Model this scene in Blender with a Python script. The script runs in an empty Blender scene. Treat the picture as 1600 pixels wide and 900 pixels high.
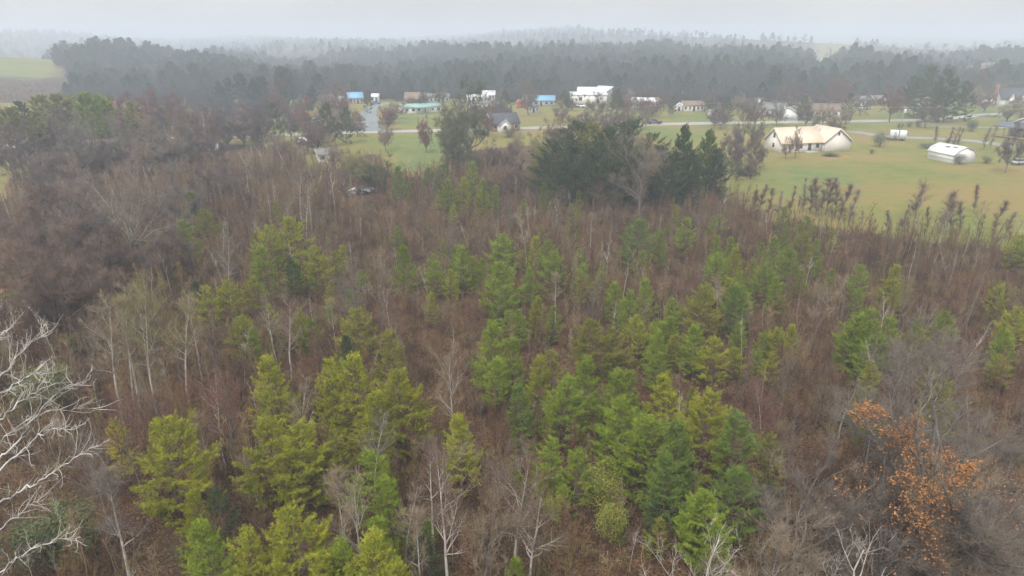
import bpy, math, random
import numpy as np
from math import sin, cos, tan, radians, pi

SC = bpy.context.scene
COL = SC.collection
# ------------------------------------------------------------------ camera, sky, sun, exposure
CAM_Z, PITCH, LENS = 30.0, radians(20.3), 24.0
cam_data = bpy.data.cameras.new('camera')
cam = bpy.data.objects.new('camera', cam_data)
COL.objects.link(cam)
cam.location = (0, 0, CAM_Z)
cam.rotation_euler = (pi / 2 - PITCH, 0, 0)
cam_data.lens = LENS
cam_data.sensor_width = 36.0
cam_data.clip_start = 0.5
cam_data.clip_end = 20000
SC.camera = cam

SUN_EL, SUN_AZ = radians(52), radians(205)      # azimuth measured from +Y towards +X
world = bpy.data.worlds.new('World')
SC.world = world
world.use_nodes = True
wn, wl = world.node_tree.nodes, world.node_tree.links
wn.clear()
w_out = wn.new('ShaderNodeOutputWorld')
w_bg = wn.new('ShaderNodeBackground')
w_sky = wn.new('ShaderNodeTexSky')
w_sky.sky_type = 'NISHITA'
w_sky.sun_disc = False
w_sky.sun_elevation = SUN_EL
w_sky.sun_rotation = SUN_AZ
w_sky.air_density = 1.0
w_sky.dust_density = 4.0
# a closed cloud deck hides nearly all of the clear sky
w_tc = wn.new('ShaderNodeTexCoord')
w_noise = wn.new('ShaderNodeTexNoise')
w_noise.inputs['Scale'].default_value = 2.6
w_noise.inputs['Detail'].default_value = 5
w_noise.inputs['Roughness'].default_value = 0.55
w_map = wn.new('ShaderNodeMapping')
w_map.inputs['Scale'].default_value = (1, 1, 3.5)
w_ramp = wn.new('ShaderNodeValToRGB')
w_ramp.color_ramp.elements[0].position = 0.3
w_ramp.color_ramp.elements[0].color = (6.9, 6.75, 6.75, 1)
w_ramp.color_ramp.elements[1].position = 0.7
w_ramp.color_ramp.elements[1].color = (8.7, 8.5, 8.4, 1)
w_mix = wn.new('ShaderNodeMixRGB')
w_mix.inputs['Fac'].default_value = 0.92
wl.new(w_tc.outputs['Generated'], w_map.inputs['Vector'])
wl.new(w_map.outputs['Vector'], w_noise.inputs['Vector'])
wl.new(w_noise.outputs['Fac'], w_ramp.inputs['Fac'])
wl.new(w_sky.outputs['Color'], w_mix.inputs['Color1'])
# standard overcast sky: the deck is brighter overhead than at the horizon, (1 + 2 sin elevation)
w_sep = wn.new('ShaderNodeSeparateXYZ')
w_clamp = wn.new('ShaderNodeClamp')
w_cie = wn.new('ShaderNodeMath'); w_cie.operation = 'MULTIPLY_ADD'
w_cie.inputs[1].default_value = 2.0
w_cie.inputs[2].default_value = 1.0
w_scale = wn.new('ShaderNodeVectorMath'); w_scale.operation = 'SCALE'
wl.new(w_tc.outputs['Generated'], w_sep.inputs[0])
wl.new(w_sep.outputs['Z'], w_clamp.inputs['Value'])
wl.new(w_clamp.outputs[0], w_cie.inputs[0])
wl.new(w_ramp.outputs['Color'], w_scale.inputs[0])
wl.new(w_cie.outputs[0], w_scale.inputs['Scale'])
wl.new(w_scale.outputs[0], w_mix.inputs['Color2'])
wl.new(w_mix.outputs['Color'], w_bg.inputs['Color'])
w_bg.inputs['Strength'].default_value = 0.051
wl.new(w_bg.outputs['Background'], w_out.inputs['Surface'])

sun_data = bpy.data.lights.new('sun', 'SUN')
sun_data.energy = 1.5
sun_data.angle = radians(11)
sun_data.color = (1.0, 0.96, 0.9)
sun = bpy.data.objects.new('sun', sun_data)
COL.objects.link(sun)
sun.location = (0, 0, 200)
sun.rotation_euler = (pi / 2 - SUN_EL, 0, pi - SUN_AZ)

SC.view_settings.view_transform = 'Standard'
SC.view_settings.look = 'None'
SC.view_settings.gamma = 1.0
SC.view_settings.exposure = 0.82
cy = SC.cycles
cy.max_bounces = 5
cy.diffuse_bounces = 3
cy.glossy_bounces = 1
cy.transmission_bounces = 2
cy.volume_bounces = 2
cy.transparent_max_bounces = 4
cy.use_denoising = True
cy.caustics_reflective = False
cy.caustics_refractive = False

HAZE_DENSITY = 0.00094

# ------------------------------------------------------------------ pixel helpers (photo pixels, 1600 x 900)
F = 1600 * LENS / 36.0
def ray(px, py):
    u, v = (px - 800) / F, (450 - py) / F
    return np.array([u, cos(PITCH) + v * sin(PITCH), -sin(PITCH) + v * cos(PITCH)])

def terrain(x, y):
    x = np.asarray(x, float); y = np.asarray(y, float)
    z = 0.35 * np.sin(x / 31 + 1.3) * np.cos(y / 37) + 0.3 * np.sin((x + y) / 53 + .4)
    near = np.clip((y - 20) / 40, 0, 1)
    z = z * near
    # grassy hill, back on the left
    z = z + 15.5 * np.exp(-((x + 415) / 150) ** 2 - ((y - 540) / 105) ** 2)
    # rolling wooded hills beyond the houses
    s0 = np.clip((y - 400) / 160, 0, 1) * np.clip((x + 330) / 90, 0, 1)
    z = z + s0 * (4.0 * np.sin(x / 88 + .6) + 3.0 * np.sin(x / 47 + y / 75) + 4.0 * np.sin(y / 120 + x / 210 + 1))
    # far wooded ridges
    s = np.clip((y - 620) / 900, 0, 1); s = s * s * (3 - 2 * s)
    z = z + s * (9 + 13 * np.sin(x / 250 + 0.9) + 8 * np.sin(x / 120 + y / 300) - 7 * np.clip((x - 300) / 500, 0, 1.6))
    s2 = np.clip((y - 1500) / 1500, 0, 1)
    z = z + s2 * (10 + 10 * np.sin(x / 520 + 2))
    return z

def tz(x, y):
    return float(terrain(x, y))

def at_height(px, py, h):
    """the point over the ground whose height above ground is h and which shows at this pixel"""
    d = ray(px, py)
    zt = h
    for _ in range(12):
        t = (zt - CAM_Z) / d[2]
        p = d * t
        zt = h + tz(p[0], p[1])
    return np.array([p[0], p[1], tz(p[0], p[1])])

def ground(px, py):
    return at_height(px, py, 0.0)

def to_px(x, y, z):
    z = z - CAM_Z
    dep = y * cos(PITCH) - z * sin(PITCH)
    return 800 + F * x / dep, 450 - F * (y * sin(PITCH) + z * cos(PITCH)) / dep

def depth_of(p):
    return p[1] * cos(PITCH) - (p[2] - CAM_Z) * sin(PITCH)

# ------------------------------------------------------------------ materials
def new_mat(name):
    m = bpy.data.materials.new(name)
    m.use_nodes = True
    nt = m.node_tree
    b = nt.nodes['Principled BSDF']
    b.inputs['Specular IOR Level'].default_value = 0.25
    return m, nt, b

def ramp_node(nt, stops):
    r = nt.nodes.new('ShaderNodeValToRGB')
    el = r.color_ramp.elements
    while len(el) < len(stops):
        el.new(0.5)
    for e, (p, c) in zip(el, stops):
        e.position = p
        e.color = (*c, 1)
    return r

def surf_mat(name, c1, c2, scale=2.0, rough=0.8, bump=0.0, spec=0.25, detail=4, metallic=0.0):
    """mottled surface: two colours mixed by noise over object space"""
    m, nt, b = new_mat(name)
    tc = nt.nodes.new('ShaderNodeTexCoord')
    n = nt.nodes.new('ShaderNodeTexNoise')
    n.inputs['Scale'].default_value = scale
    n.inputs['Detail'].default_value = detail
    r = ramp_node(nt, [(0.32, c1), (0.68, c2)])
    nt.links.new(tc.outputs['Object'], n.inputs['Vector'])
    nt.links.new(n.outputs['Fac'], r.inputs['Fac'])
    nt.links.new(r.outputs['Color'], b.inputs['Base Color'])
    b.inputs['Roughness'].default_value = rough
    b.inputs['Specular IOR Level'].default_value = spec
    b.inputs['Metallic'].default_value = metallic
    if bump:
        bm = nt.nodes.new('ShaderNodeBump')
        bm.inputs['Strength'].default_value = bump
        bm.inputs['Distance'].default_value = 0.051
        nt.links.new(n.outputs['Fac'], bm.inputs['Height'])
        nt.links.new(bm.outputs['Normal'], b.inputs['Normal'])
    return m

def random_mat(name, stops, noise=0.35, scale=1.5, rough=0.85, trans=0.0):
    """each copy takes its own colour along the ramp, mottled a little within"""
    m, nt, b = new_mat(name)
    oi = nt.nodes.new('ShaderNodeObjectInfo')
    tc = nt.nodes.new('ShaderNodeTexCoord')
    n = nt.nodes.new('ShaderNodeTexNoise')
    n.inputs['Scale'].default_value = scale
    n.inputs['Detail'].default_value = 3
    mx = nt.nodes.new('ShaderNodeMath'); mx.operation = 'MULTIPLY_ADD'
    mx.inputs[1].default_value = noise
    mx.inputs[2].default_value = -noise * 0.5
    ad = nt.nodes.new('ShaderNodeMath'); ad.operation = 'ADD'
    r = ramp_node(nt, stops)
    L = nt.links.new
    L(tc.outputs['Object'], n.inputs['Vector'])
    L(n.outputs['Fac'], mx.inputs[0])
    L(mx.outputs[0], ad.inputs[0])
    L(oi.outputs['Random'], ad.inputs[1])
    L(ad.outputs[0], r.inputs['Fac'])
    L(r.outputs['Color'], b.inputs['Base Color'])
    b.inputs['Roughness'].default_value = rough
    b.inputs['Specular IOR Level'].default_value = 0.1
    return m

def tint_mat(name, noise_scale=1.2, lo=0.65, hi=1.3, rough=0.7, tip=(1.25, 1.08, 0.8)):
    """colour comes from the object's own colour, mottled lighter and darker"""
    m, nt, b = new_mat(name)
    oi = nt.nodes.new('ShaderNodeObjectInfo')
    tc = nt.nodes.new('ShaderNodeTexCoord')
    n = nt.nodes.new('ShaderNodeTexNoise')
    n.inputs['Scale'].default_value = noise_scale
    n.inputs['Detail'].default_value = 4
    r = ramp_node(nt, [(0.3, (lo, lo, lo)), (0.5, (1, 1, 1)), (0.72, tuple(hi * t for t in tip))])
    mu = nt.nodes.new('ShaderNodeMixRGB'); mu.blend_type = 'MULTIPLY'
    mu.inputs['Fac'].default_value = 1
    L = nt.links.new
    L(tc.outputs['Object'], n.inputs['Vector'])
    L(n.outputs['Fac'], r.inputs['Fac'])
    L(oi.outputs['Color'], mu.inputs['Color1'])
    L(r.outputs['Color'], mu.inputs['Color2'])
    L(mu.outputs['Color'], b.inputs['Base Color'])
    b.inputs['Roughness'].default_value = rough
    b.inputs['Specular IOR Level'].default_value = 0.15
    return m

M = {}
M['needle'] = tint_mat('needle_foliage')
M['leaf'] = tint_mat('leaf_foliage', 2.0, 0.6, 1.35)
M['pine_bark'] = surf_mat('pine_bark', (.09, .065, .05), (.2, .15, .12), 4, .9, .5)
M['grey_bark'] = surf_mat('grey_bark', (.10, .085, .075), (.24, .215, .19), 3, .9, .4)
M['tan_bark'] = surf_mat('tan_bark', (.20, .175, .15), (.42, .38, .33), 2, .9, .3)
M['brown_bark'] = surf_mat('brown_bark', (.07, .055, .047), (.17, .135, .115), 3, .9, .4)
M['pale_bark'] = surf_mat('pale_bark', (.30, .275, .24), (.58, .55, .50), 1.6, .8, .3)
M['white_bark'] = surf_mat('white_bark', (.26, .25, .24), (.80, .81, .83), 1.6, .75, .4)
M['twig'] = tint_mat('bare_twigs', .8, .75, 1.2, .9, (1.1, 1.0, .95))
M['thicket'] = random_mat('thicket_twigs', [(0.0, (.06, .038, .029)), (0.22, (.12, .068, .045)), (0.45, (.17, .092, .056)), (0.58, (.14, .08, .055)),
                                             (0.72, (.27, .205, .14)), (0.86, (.18, .155, .06)), (1.0, (.24, .14, .055))], .3)
M['green_shoots'] = random_mat('green_shoots', [(0, (.10, .14, .03)), (.4, (.17, .18, .04)), (.7, (.22, .18, .06)), (1, (.12, .17, .04))], .6, 2)
M['far_bare'] = random_mat('far_bare_twigs', [(0, (.045, .05, .052)), (.5, (.065, .065, .066)), (1, (.06, .057, .055))], .3, .3)
M['far_green'] = random_mat('far_evergreen', [(0, (.025, .05, .03)), (.5, (.04, .075, .035)), (1, (.07, .095, .04))], .3, .3)
M['dead_leaf'] = random_mat('dead_leaves', [(0, (.08, .05, .03)), (.4, (.14, .08, .045)), (.7, (.22, .14, .075)), (1, (.20, .085, .04))], .8, 9)

# ------------------------------------------------------------------ mesh building
def mesh_np(name, V, T, mats, mi=None, smooth=False):
    V = np.ascontiguousarray(V, np.float32); T = np.ascontiguousarray(T, np.int32)
    me = bpy.data.meshes.new(name)
    me.vertices.add(len(V)); me.vertices.foreach_set('co', V.ravel())
    k = T.shape[1]
    me.loops.add(T.size); me.loops.foreach_set('vertex_index', T.ravel())
    me.polygons.add(len(T))
    me.polygons.foreach_set('loop_start', np.arange(0, T.size, k, dtype=np.int32))
    if mi is not None:
        me.polygons.foreach_set('material_index', np.ascontiguousarray(mi, np.int32))
    if smooth:
        me.polygons.foreach_set('use_smooth', np.ones(len(T), bool))
    for m in mats:
        me.materials.append(m)
    me.update(calc_edges=True)
    return me

def perp_frame(d):
    d = d / (np.linalg.norm(d, axis=-1, keepdims=True) + 1e-9)
    up = np.where(np.abs(d[..., 2:3]) < 0.9, np.array([0., 0, 1]), np.array([1., 0, 0]))
    a = np.cross(d, up); a /= np.linalg.norm(a, axis=-1, keepdims=True) + 1e-9
    return d, a, np.cross(d, a)

class Soup:
    """triangles with material slots"""
    def __init__(s):
        s.V, s.T, s.M, s.n = [], [], [], 0
    def add(s, V, T, m=0):
        V = np.asarray(V, float).reshape(-1, 3); T = np.asarray(T, int).reshape(-1, 3)
        s.V.append(V); s.T.append(T + s.n); s.M.append(np.full(len(T), m)); s.n += len(V)
    def chain(s, P, R, sides=5, m=0):
        P = np.asarray(P, float); R = np.asarray(R, float); n = len(P)
        d = np.gradient(P, axis=0)
        _, a, b = perp_frame(d)
        th = np.arange(sides) * 2 * pi / sides
        ring = P[:, None] + R[:, None, None] * (np.cos(th)[None, :, None] * a[:, None] + np.sin(th)[None, :, None] * b[:, None])
        V = np.vstack([ring.reshape(-1, 3), P[-1:]])
        i = np.arange(n - 1)[:, None] * sides; j = np.arange(sides)[None]; j2 = (j + 1) % sides
        T = np.concatenate([np.stack([i + j, i + j2, i + sides + j], -1).reshape(-1, 3),
                            np.stack([i + j2, i + sides + j2, i + sides + j], -1).reshape(-1, 3)])
        k = (n - 1) * sides
        cap = np.stack([k + np.arange(sides), k + (np.arange(sides) + 1) % sides, np.full(sides, n * sides)], -1)
        s.add(V, np.vstack([T, cap]), m)
    def spikes(s, P0, P1, r, m=0):
        P0 = np.asarray(P0, float); P1 = np.asarray(P1, float)
        if not len(P0): return
        r = np.broadcast_to(np.asarray(r, float), (len(P0),))[:, None]
        _, a, b = perp_frame(P1 - P0)
        V = np.stack([P0 + a * r, P0 - .5 * a * r + .87 * b * r, P0 - .5 * a * r - .87 * b * r, P1], 1).reshape(-1, 3)
        i = np.arange(len(P0))[:, None] * 4
        T = np.concatenate([i + [0, 1, 3], i + [1, 2, 3], i + [2, 0, 3]])
        s.add(V, T, m)
    def blades(s, P, D, L, w, m=0, rng=None):
        """one thin triangle per row from P along D"""
        d, a, b = perp_frame(D)
        th = rng.uniform(0, 2 * pi, len(P))[:, None]
        side = (np.cos(th) * a + np.sin(th) * b) * w * .5
        L = np.broadcast_to(np.asarray(L, float), (len(P),))[:, None]
        V = np.stack([P - side, P + side, P + d * L], 1).reshape(-1, 3)
        s.add(V, np.arange(len(P) * 3).reshape(-1, 3), m)
    def leaves(s, P, size, m=0, rng=None, flat=0.0):
        """kite-shaped leaves, each two triangles"""
        n = len(P)
        d = rng.normal(size=(n, 3)); d[:, 2] *= (1 - flat)
        d, a, b = perp_frame(d)
        sz = size * rng.uniform(.6, 1.3, n)[:, None]
        V = np.stack([P, P + d * sz * .5 + a * sz * .33, P + d * sz, P + d * sz * .5 - a * sz * .33], 1).reshape(-1, 3)
        i = np.arange(n)[:, None] * 4
        s.add(V, np.concatenate([i + [0, 1, 2], i + [0, 2, 3]]), m)
    def mesh(s, name, mats, smooth=False):
        return mesh_np(name, np.vstack(s.V), np.vstack(s.T), mats, np.concatenate(s.M), smooth)

def link(name, data, parent=None, loc=(0, 0, 0), rz=0.0, scale=1.0, color=None):
    o = bpy.data.objects.new(name, data)
    COL.objects.link(o)
    o.parent = parent
    o.location = loc
    o.rotation_euler = (0, 0, rz)
    o.scale = (scale, scale, scale) if np.isscalar(scale) else scale
    if color is not None:
        o.color = (*color, 1)
    return o

def tag(o, label=None, cat=None, group=None, kind=None):
    if label: o['label'] = label
    if cat: o['category'] = cat
    if group: o['group'] = group
    if kind: o['kind'] = kind
    return o

ORD = ('first second third fourth fifth sixth seventh eighth ninth tenth eleventh twelfth thirteenth fourteenth fifteenth '
       'sixteenth seventeenth eighteenth nineteenth twentieth').split()

# ------------------------------------------------------------------ instanced stuff (geometry nodes on a cloud of points)
def scatter(name, pts, rz, scl, idx, sources, label, cat, tilt=None):
    n = len(pts)
    me = bpy.data.meshes.new(name)
    me.vertices.add(n); me.vertices.foreach_set('co', np.ascontiguousarray(pts, np.float32).ravel())
    rot = np.zeros((n, 3), np.float32); rot[:, 2] = rz
    if tilt is not None: rot[:, :2] = tilt
    a = me.attributes.new('inst_rot', 'FLOAT_VECTOR', 'POINT'); a.data.foreach_set('vector', rot.ravel())
    scl = np.asarray(scl, np.float32)
    if scl.ndim == 1: scl = np.repeat(scl[:, None], 3, 1)
    a = me.attributes.new('inst_scale', 'FLOAT_VECTOR', 'POINT'); a.data.foreach_set('vector', np.ascontiguousarray(scl).ravel())
    a = me.attributes.new('inst_index', 'INT', 'POINT'); a.data.foreach_set('value', np.asarray(idx, np.int32))
    o = link(name, me)
    src = bpy.data.collections.new(name + '_sources')
    for i, m in enumerate(sources):
        so = bpy.data.objects.new('%s_source_%02d' % (name, i), m)
        src.objects.link(so)
    ng = bpy.data.node_groups.new(name + '_nodes', 'GeometryNodeTree')
    ng.interface.new_socket('Geometry', in_out='INPUT', socket_type='NodeSocketGeometry')
    ng.interface.new_socket('Geometry', in_out='OUTPUT', socket_type='NodeSocketGeometry')
    N, L = ng.nodes, ng.links
    gi, go = N.new('NodeGroupInput'), N.new('NodeGroupOutput')
    ip = N.new('GeometryNodeInstanceOnPoints')
    ci = N.new('GeometryNodeCollectionInfo')
    ci.inputs['Collection'].default_value = src
    ci.inputs['Separate Children'].default_value = True
    ci.inputs['Reset Children'].default_value = True
    def attr(nm, ty):
        x = N.new('GeometryNodeInputNamedAttribute'); x.data_type = ty
        x.inputs['Name'].default_value = nm
        return x.outputs['Attribute']
    e2r = N.new('FunctionNodeEulerToRotation')
    L.new(attr('inst_rot', 'FLOAT_VECTOR'), e2r.inputs[0])
    L.new(gi.outputs[0], ip.inputs['Points'])
    L.new(ci.outputs[0], ip.inputs['Instance'])
    ip.inputs['Pick Instance'].default_value = True
    L.new(attr('inst_index', 'INT'), ip.inputs['Instance Index'])
    L.new(e2r.outputs[0], ip.inputs['Rotation'])
    L.new(attr('inst_scale', 'FLOAT_VECTOR'), ip.inputs['Scale'])
    L.new(ip.outputs[0], go.inputs[0])
    md = o.modifiers.new('scatter', 'NODES'); md.node_group = ng
    return tag(o, label, cat, None, 'stuff')

def in_poly(x, y, poly):
    x = np.asarray(x, float); y = np.asarray(y, float)
    c = np.zeros(x.shape, bool)
    n = len(poly)
    for i in range(n):
        x0, y0 = poly[i][:2]; x1, y1 = poly[(i + 1) % n][:2]
        hit = ((y0 > y) != (y1 > y)) & (x < (x1 - x0) * (y - y0) / (y1 - y0 + 1e-12) + x0)
        c ^= hit
    return c

def px_poly(pts):
    return [tuple(ground(*p)[:2]) for p in pts]

def vnoise(x, y, s, seed=0):
    """cheap smooth noise in 0..1"""
    r = np.random.default_rng(seed)
    v = 0
    for k in range(5):
        a = r.uniform(0, 2 * pi); f = (1 + .45 * k) / s; ph = r.uniform(0, 7)
        v = v + np.sin((x * cos(a) + y * sin(a)) * f * 2 * pi / 2.2 + ph + 1.3 * np.sin((x * sin(a) - y * cos(a)) * f * 2 + ph))
    return np.clip(.5 + v / 6, 0, 1)
# ================================================================== the ground
WOOD_EDGE = [(-500, 345), (-150, 330), (0, 318), (45, 300), (62, 262), (120, 240), (330, 224), (400, 226), (470, 236), (500, 258), (540, 246), (590, 240), (604, 286), (690, 268), (730, 236),
             (830, 226), (920, 240), (1130, 300), (1160, 330), (1200, 346), (1330, 362), (1440, 380), (1600, 396), (2000, 415)]
YARD_L = [(-400, 420), (0, 424), (40, 428), (70, 470), (62, 512), (0, 512), (-400, 512)]
wood_poly = px_poly(WOOD_EDGE + [(2300, 960), (-700, 960)]) 
yard_poly = px_poly(YARD_L)
near_poly = [(-200, -30), (200, -30), (200, 45), (-200, 45)]

scrap_poly = px_poly([(532, 306), (536, 286), (578, 284), (590, 306), (575, 322), (545, 322)])
shed_poly = px_poly([(462, 246), (462, 224), (500, 222), (534, 240), (534, 266), (490, 268)])
def is_wood(x, y):
    w = in_poly(x, y, wood_poly) | in_poly(x, y, near_poly)
    return w & ~in_poly(x, y, yard_poly) & ~in_poly(x, y, scrap_poly) & ~in_poly(x, y, shed_poly)

belt_poly = px_poly([(-300, 196), (0, 190), (120, 186), (330, 192), (345, 240), (300, 262), (120, 268), (60, 240), (-300, 240)])
clay_polys = [px_poly(p) for p in ([(-200, 425), (0, 428), (30, 432), (28, 452), (0, 478), (-200, 480)], [(1280, 246), (1316, 240), (1330, 246), (1300, 252), (1282, 252)],
                                   [(0, 282), (40, 285), (50, 310), (0, 316)])]

def axis(segs):
    out = []
    for a, b, st in segs:
        out.append(np.arange(a, b, st))
    out.append(np.array([segs[-1][1]]))
    return np.concatenate(out)
gx = axis([(-6000, -2000, 400), (-2000, -700, 60), (-700, -260, 12), (-260, 260, 2.2), (260, 700, 12), (700, 2000, 60), (2000, 6000, 400)])
gy = axis([(-300, -20, 20), (-20, 330, 2.2), (330, 700, 7), (700, 2000, 30), (2000, 6500, 250)])
GX, GY = np.meshgrid(gx, gy)
GZ = terrain(GX, GY)
nx, ny = len(gx), len(gy)
V = np.stack([GX, GY, GZ], -1).reshape(-1, 3)
ii = (np.arange(ny - 1)[:, None] * nx + np.arange(nx - 1)[None]).ravel()
Q = np.stack([ii, ii + 1, ii + nx + 1, ii + nx], -1)

m, nt, b = new_mat('ground_cover')
N, L = nt.nodes, nt.links
tc = N.new('ShaderNodeTexCoord')
def noise(scale, detail=5, rough=.6):
    n = N.new('ShaderNodeTexNoise'); n.inputs['Scale'].default_value = scale
    n.inputs['Detail'].default_value = detail; n.inputs['Roughness'].default_value = rough
    L.new(tc.outputs['Object'], n.inputs['Vector']); return n
def attr_node(nm):
    a = N.new('ShaderNodeAttribute'); a.attribute_name = nm; return a
litter = ramp_node(nt, [(.25, (.025, .018, .013)), (.42, (.055, .036, .025)), (.6, (.10, .066, .043)), (.8, (.06, .052, .028))])
L.new(noise(3.2, 8, .75).outputs['Fac'], litter.inputs['Fac'])
lawn = ramp_node(nt, [(.3, (.085, .115, .028)), (.42, (.14, .155, .04)), (.5, (.18, .17, .052)), (.58, (.225, .165, .065)), (.68, (.14, .15, .038))])
nm = N.new('ShaderNodeMixRGB'); nm.inputs['Fac'].default_value = .42
L.new(noise(.034, 5, .6).outputs['Fac'], nm.inputs['Color1'])
L.new(noise(.35, 6, .7).outputs['Fac'], nm.inputs['Color2'])
L.new(nm.outputs['Color'], lawn.inputs['Fac'])
green = ramp_node(nt, [(.3, (.085, .135, .04)), (.7, (.15, .19, .065))])
L.new(noise(.2, 6, .7).outputs['Fac'], green.inputs['Fac'])
clay = ramp_node(nt, [(.3, (.22, .11, .06)), (.7, (.40, .23, .14))])
L.new(noise(.7, 5).outputs['Fac'], clay.inputs['Fac'])
def mix(fac, c1, c2):
    x = N.new('ShaderNodeMixRGB'); L.new(fac, x.inputs['Fac']); L.new(c1, x.inputs['Color1']); L.new(c2, x.inputs['Color2']); return x.outputs['Color']
def broken(att, sc, amt):
    """attribute edge broken up by noise"""
    s = N.new('ShaderNodeMath'); s.operation = 'MULTIPLY_ADD'; s.inputs[1].default_value = amt; s.inputs[2].default_value = -amt / 2
    L.new(noise(sc, 5, .7).outputs['Fac'], s.inputs[0])
    a = N.new('ShaderNodeMath'); a.operation = 'ADD'
    L.new(attr_node(att).outputs['Fac'], a.inputs[0]); L.new(s.outputs[0], a.inputs[1])
    st = N.new('ShaderNodeMapRange'); st.inputs['From Min'].default_value = .35; st.inputs['From Max'].default_value = .65
    L.new(a.outputs[0], st.inputs['Value']); return st.outputs['Result']
c = mix(broken('grass_share', .25, .9), litter.outputs['Color'], lawn.outputs['Color'])
c = mix(broken('green_share', .06, 1.3), c, green.outputs['Color'])
c = mix(broken('clay_share', .4, .8), c, clay.outputs['Color'])
L.new(c, b.inputs['Base Color'])
b.inputs['Roughness'].default_value = .95
b.inputs['Specular IOR Level'].default_value = .05
bp = N.new('ShaderNodeBump'); bp.inputs['Strength'].default_value = .6; bp.inputs['Distance'].default_value = .12
L.new(noise(2.2, 8, .75).outputs['Fac'], bp.inputs['Height']); L.new(bp.outputs['Normal'], b.inputs['Normal'])
me = mesh_np('ground', V, Q, [m], smooth=True)
X, Y = V[:, 0], V[:, 1]
wood = is_wood(X, Y).astype(np.float32)
grass = 1 - wood
grass[in_poly(X, Y, belt_poly)] = 0
grass[in_poly(X, Y, scrap_poly)] = 0
far = (Y > 352)
HILL_CLEAR = [(-1500, 330), (-215, 330), (-235, 400), (-300, 470), (-350, 560), (-1500, 580)]
clear_left = in_poly(X, Y, HILL_CLEAR)
clear_right = [px_poly(p) for p in ([(1310, 118), (1400, 112), (1412, 119), (1330, 126)], [(1340, 100.5), (1392, 98), (1392, 103), (1340, 104)],
                                    [(1265, 80), (1345, 74), (1345, 81), (1280, 84)], [(1420, 74), (1590, 72), (1590, 77), (1420, 79)])]
clear_any = clear_left.copy()
for p in clear_right: clear_any |= in_poly(X, Y, p)
grass[far & ~clear_any] = 0
grass[clear_left & (Y < 455 + .08 * X + 30)] = 0.25
grass[(Y > 345) & (X > 150) & (Y < 395)] = 1
green_polys = [px_poly(p) for p in ([(592, 212), (690, 206), (745, 204), (735, 240), (690, 268), (640, 272), (602, 262)], [(610, 166), (690, 164), (700, 200), (610, 196)],
                                    [(1035, 178), (1120, 176), (1130, 190), (1035, 191)], [(1350, 176), (1600, 168), (1600, 186), (1480, 186), (1360, 186)],
                                    [(1150, 262), (1230, 256), (1330, 262), (1380, 285), (1300, 318), (1200, 312)], [(5, 452), (60, 452), (62, 482), (30, 484), (5, 480)],
                                    [(985, 198), (1120, 196), (1125, 215), (1000, 220)], [(1340, 196), (1480, 192), (1480, 200), (1340, 204)], [(1515, 196), (1600, 190), (1600, 204), (1515, 206)])]
gsh = np.zeros(len(X), np.float32)
for p in green_polys: gsh[in_poly(X, Y, p)] = .55
gsh[clear_left & (Y > 440)] = .5
csh = np.zeros(len(X), np.float32)
for p in clay_polys: csh[in_poly(X, Y, p)] = .75
def blur(a, k=1):
    a = a.reshape(ny, nx)
    for _ in range(k):
        p = np.pad(a, 1, mode='edge')
        a = (p[1:-1, 1:-1] * 2 + p[:-2, 1:-1] + p[2:, 1:-1] + p[1:-1, :-2] + p[1:-1, 2:]) / 6
    return a.ravel().astype(np.float32)
for nm_, a in (('grass_share', blur(grass, 2)), ('green_share', blur(gsh, 4)), ('clay_share', blur(csh, 2))):
    at = me.attributes.new(nm_, 'FLOAT', 'POINT'); at.data.foreach_set('value', a)
tag(link('ground', me), 'rolling ground of brown leaf litter, lawns and fields', 'ground', None, 'structure')

def strip(name, pts_px, width, mat_, lift, label, cat, pts_xy=None, widths=None):
    """a sheet laid along a line on the ground"""
    P = np.array(pts_xy if pts_xy is not None else [ground(*p)[:2] for p in pts_px])
    # resample
    seg = np.r_[0, np.cumsum(np.hypot(*np.diff(P, axis=0).T))]
    t = np.linspace(0, seg[-1], max(4, int(seg[-1] / 2.5)))
    Pt = np.stack([np.interp(t, seg, P[:, k]) for k in (0, 1)], -1)
    k = np.ones(9) / 9
    for _ in range(2):
        pad = np.pad(Pt, ((4, 4), (0, 0)), mode='reflect', reflect_type='odd')
        Pt = np.stack([np.convolve(pad[:, j], k, 'valid') for j in (0, 1)], -1)
    d = np.gradient(Pt, axis=0); d /= np.linalg.norm(d, axis=1, keepdims=True)
    nrm = np.stack([-d[:, 1], d[:, 0]], -1)
    w = np.full(len(Pt), width) if widths is None else np.interp(t, np.linspace(0, seg[-1], len(widths)), widths)
    rows = []
    for f in np.linspace(-.5, .5, 5):
        q = Pt + nrm * (w * f)[:, None]
        rows.append(np.c_[q, terrain(q[:, 0], q[:, 1]) + lift + .02 * (1 - (2 * f) ** 2)])
    Vv = np.stack(rows, 1).reshape(-1, 3); n = len(Pt)
    i = (np.arange(n - 1)[:, None] * 5 + np.arange(4)[None]).ravel()
    Qv = np.stack([i, i + 5, i + 6, i + 1], -1)[:, ::-1]
    return tag(link(name, mesh_np(name, Vv, Qv, [mat_], smooth=True)), label, cat, None, 'structure'), Pt, nrm

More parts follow.
